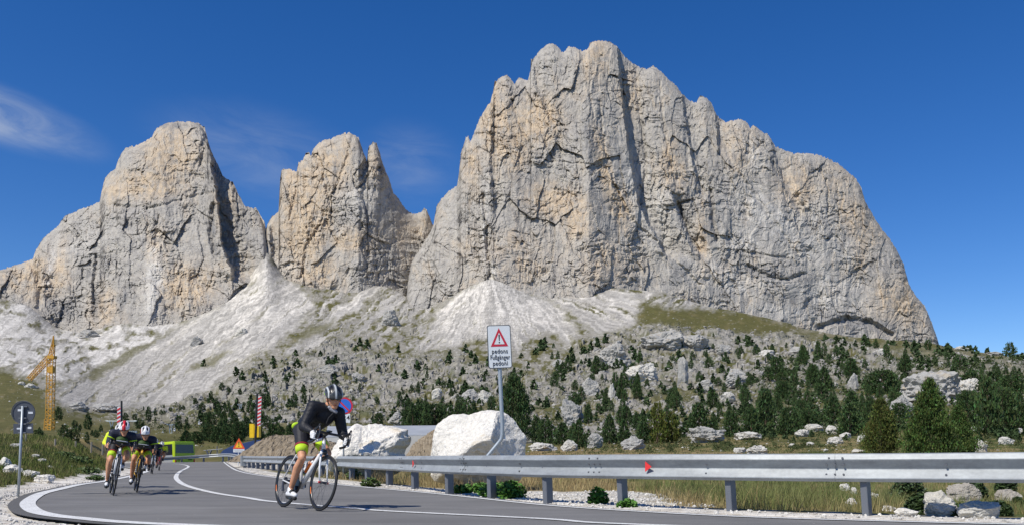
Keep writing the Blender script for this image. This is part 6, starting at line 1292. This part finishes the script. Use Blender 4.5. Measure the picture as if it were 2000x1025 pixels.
def s_right(Rr, n):      # behind the rail
    P = np.array(offset(RL, .9)); P = P[(P[:, 1] < 46) & (P[:, 1] > 7)]; i = Rr.randint(0, len(P) - 1, n); t = Rr.uniform(size=n); p = P[i] + (P[i + 1] - P[i]) * t[:, None]
    tn = P[i + 1] - P[i]; tn /= np.linalg.norm(tn, axis=1)[:, None]; nn = np.stack([-tn[:, 1], tn[:, 0]], 1)
    return p[:, 0], p[:, 1] + 0 * p[:, 0]
def s_field(x0, x1, y0, y1, holes=()):
    def f(Rr, n):
        Y = np.exp(Rr.uniform(math.log(y0), math.log(y1), n)); px = Rr.uniform(x0, x1, n); X = (px - CX) / F * Y
        j = np.clip(np.searchsorted(rows, Y), 0, len(rows) - 1); i = np.clip(np.searchsorted(cols, px), 0, len(cols) - 1); ok = (droad[j, i] > .9) & (grav[j, i] < .35)
        for h_ in holes: ok &= ~inpoly(X, Y, h_)
        return X[ok], Y[ok]
    return f
dry = np.array([.38, .30, .15]); drb = np.array([.24, .165, .08]); grn = np.array([.10, .135, .03]); grd = np.array([.05, .08, .02])
def col_r(Rr, X, Y, n):
    m = np.clip(-.08 + .65 * sstep(2.4, 3.6, X) + 1.5 * fbm(X / 1.8, Y / 1.8, 3, 77) + Rr.normal(size=n) * .15, 0, 1)[:, None]; c = dry * (1 - m) + grn * m; k = Rr.uniform(size=(n, 1)) < .28; c = np.where(k, drb, c)
    rgt = sstep(2.2, 3.4, X)[:, None] * sstep(9, 12, Y)[:, None]; return (c * (1 - .75 * rgt) + (grn * 1.05 + .02) * .75 * rgt) * Rr.uniform(.7, 1.25, (n, 1))
def col_l(Rr, X, Y, n):
    m = np.clip(.62 + 1.3 * fbm(X / 1.6, Y / 1.6, 3, 78) + Rr.normal(size=n) * .22, 0, 1)[:, None]; m = np.clip(m + .2, 0, 1); c = (dry * .8) * (1 - m) + (grn * 1.1) * m; return c * Rr.uniform(.7, 1.25, (n, 1))
blades('roadside_grass', 'dry tall grass and green tufts behind the near guardrail', 64000, s_field(600, 2060, 10, 34), (.08, .38), (.0025, .006), col_r, 401)
blades('meadow_grass', 'short olive meadow grass beyond the rail', 26000, s_field(850, 2060, 26, 75), (.06, .20), (.006, .012), lambda R_, X, Y, n: col_r(R_, X, Y, n) * .72, 402)
blades('bank_grass', 'grass on the bank left of the road', 60000, s_field(-40, 330, 15, 44), (.10, .30), (.004, .008), col_l, 403)
# broad leaved green weeds
leaf_m = NT('weed_leaf', .55, .3); leaf_m.base(leaf_m.attr())
def weed(px, py, w, h, label, sd, col=(.085, .20, .03), n=420, ymin=9, name='weed_plant'):
    g = ground_at(px, py, ymin, 60)
    if g is None: return
    s = g.y / F; rx, hz_ = w / 2 * s, h * s; Rr = np.random.RandomState(sd); u = Rr.uniform(0, 1, n) ** .6; a = Rr.uniform(0, 6.283, n); e = Rr.uniform(0, 1, n)
    p = np.stack([np.cos(a) * u * rx, np.sin(a) * u * rx * .8 + rx * .3, hz_ * (e * np.sqrt(np.clip(1 - (u * .9) ** 2, .05, 1)))], 1); l = Rr.uniform(.02, .045, n)[:, None] * (g.y / 13) ** .5
    nrm = Rr.normal(size=(n, 3)) * .5 + np.array([0, -.2, 1]); nrm /= np.linalg.norm(nrm, axis=1)[:, None]; d1 = np.cross(nrm, Rr.normal(size=(n, 3))); d1 /= np.linalg.norm(d1, axis=1)[:, None]; d2 = np.cross(nrm, d1)
    V = np.stack([p - d1 * l, p - d1 * l * .2 + d2 * l * .6, p + d1 * l, p - d1 * l * .2 - d2 * l * .6], 1).reshape(-1, 3); c = np.array(col) * Rr.uniform(.55, 1.3, (n, 1)); c = np.repeat(c, 4, 0)
    t = thing(name, label, 'plant', g); o = np_mesh('leaves', V, np.arange(len(V)).reshape(-1, 4), leaf_m.m, c, t)
    mb = MB()
    for k in range(12): aa = k * .6; mb.tube([(0, .1, -.02), (math.cos(aa) * rx * .6, math.sin(aa) * rx * .5 + .1, hz_ * .6)], .004, 4)
    mb.build('stems', paint('weed_stem', (.08, .13, .04), .7), t)
for a in [(975, 968, 84, 26, 'low bright green weeds at the foot of the huge white boulder'), (1000, 972, 56, 34, 'bushy green weed left of the post below the bent sign pole', ), (940, 962, 50, 20, 'green weeds creeping under the rail left of the boulder weeds'), (1169, 984, 40, 34, 'single leafy weed in the white gravel below the rail'), (1226, 992, 40, 16, 'low green weed right of the single gravel weed'), (905, 962, 44, 18, 'small green weeds by the post left of the white boulder'), (722, 952, 40, 20, 'green tuft under the rail below the long white boulder'), (690, 936, 30, 22, 'green plants at the foot of the long white boulder'),
          (145, 905, 60, 26, 'leafy green patch in the middle of the left bank'), (120, 892, 46, 20, 'leafy green patch near the top of the left bank'), (168, 925, 54, 24, 'green leafy plants low on the bank beside the left cyclist'), (185, 938, 40, 18, 'green plants where the bank meets the road'), (818, 885, 40, 34, 'dark green shrub between the two white boulders'), (838, 890, 30, 28, 'shrub touching the left side of the huge white boulder')]:
    a = (a[0], a[1], a[2], a[3] * (.55 if a[0] < 200 else 1), a[4]); weed(*a, sd=int(a[0]), col=(.085, .20, .03) if a[0] > 860 else (.075, .115, .03), n=int(a[2] * a[3] * .35) + 120, ymin=9)
# junipers below the rail at the right
for a in [(1862, 1012, 60, 26, 'grassy shrub in front of the crag under the rail'), (1950, 1012, 60, 30, 'low shrub at the foot of the lower right rocks'), (1780, 985, 74, 52, 'dark juniper shrub left of the crag under the rail', ), (1800, 1005, 56, 40, 'dark juniper at the foot of the crag by the gravel'), (1905, 978, 54, 40, 'juniper growing on the crag under the rail'), (1968, 970, 40, 46, 'dark juniper at the right edge under the rail'), (1890, 1004, 40, 18, 'faded low shrub between crag and gravel'), (1990, 1000, 30, 30, 'small juniper cut by the lower right corner')]:
    weed(*a, sd=int(a[0]), col=(.045, .075, .024), n=1700, ymin=9.5, name='juniper_shrub')
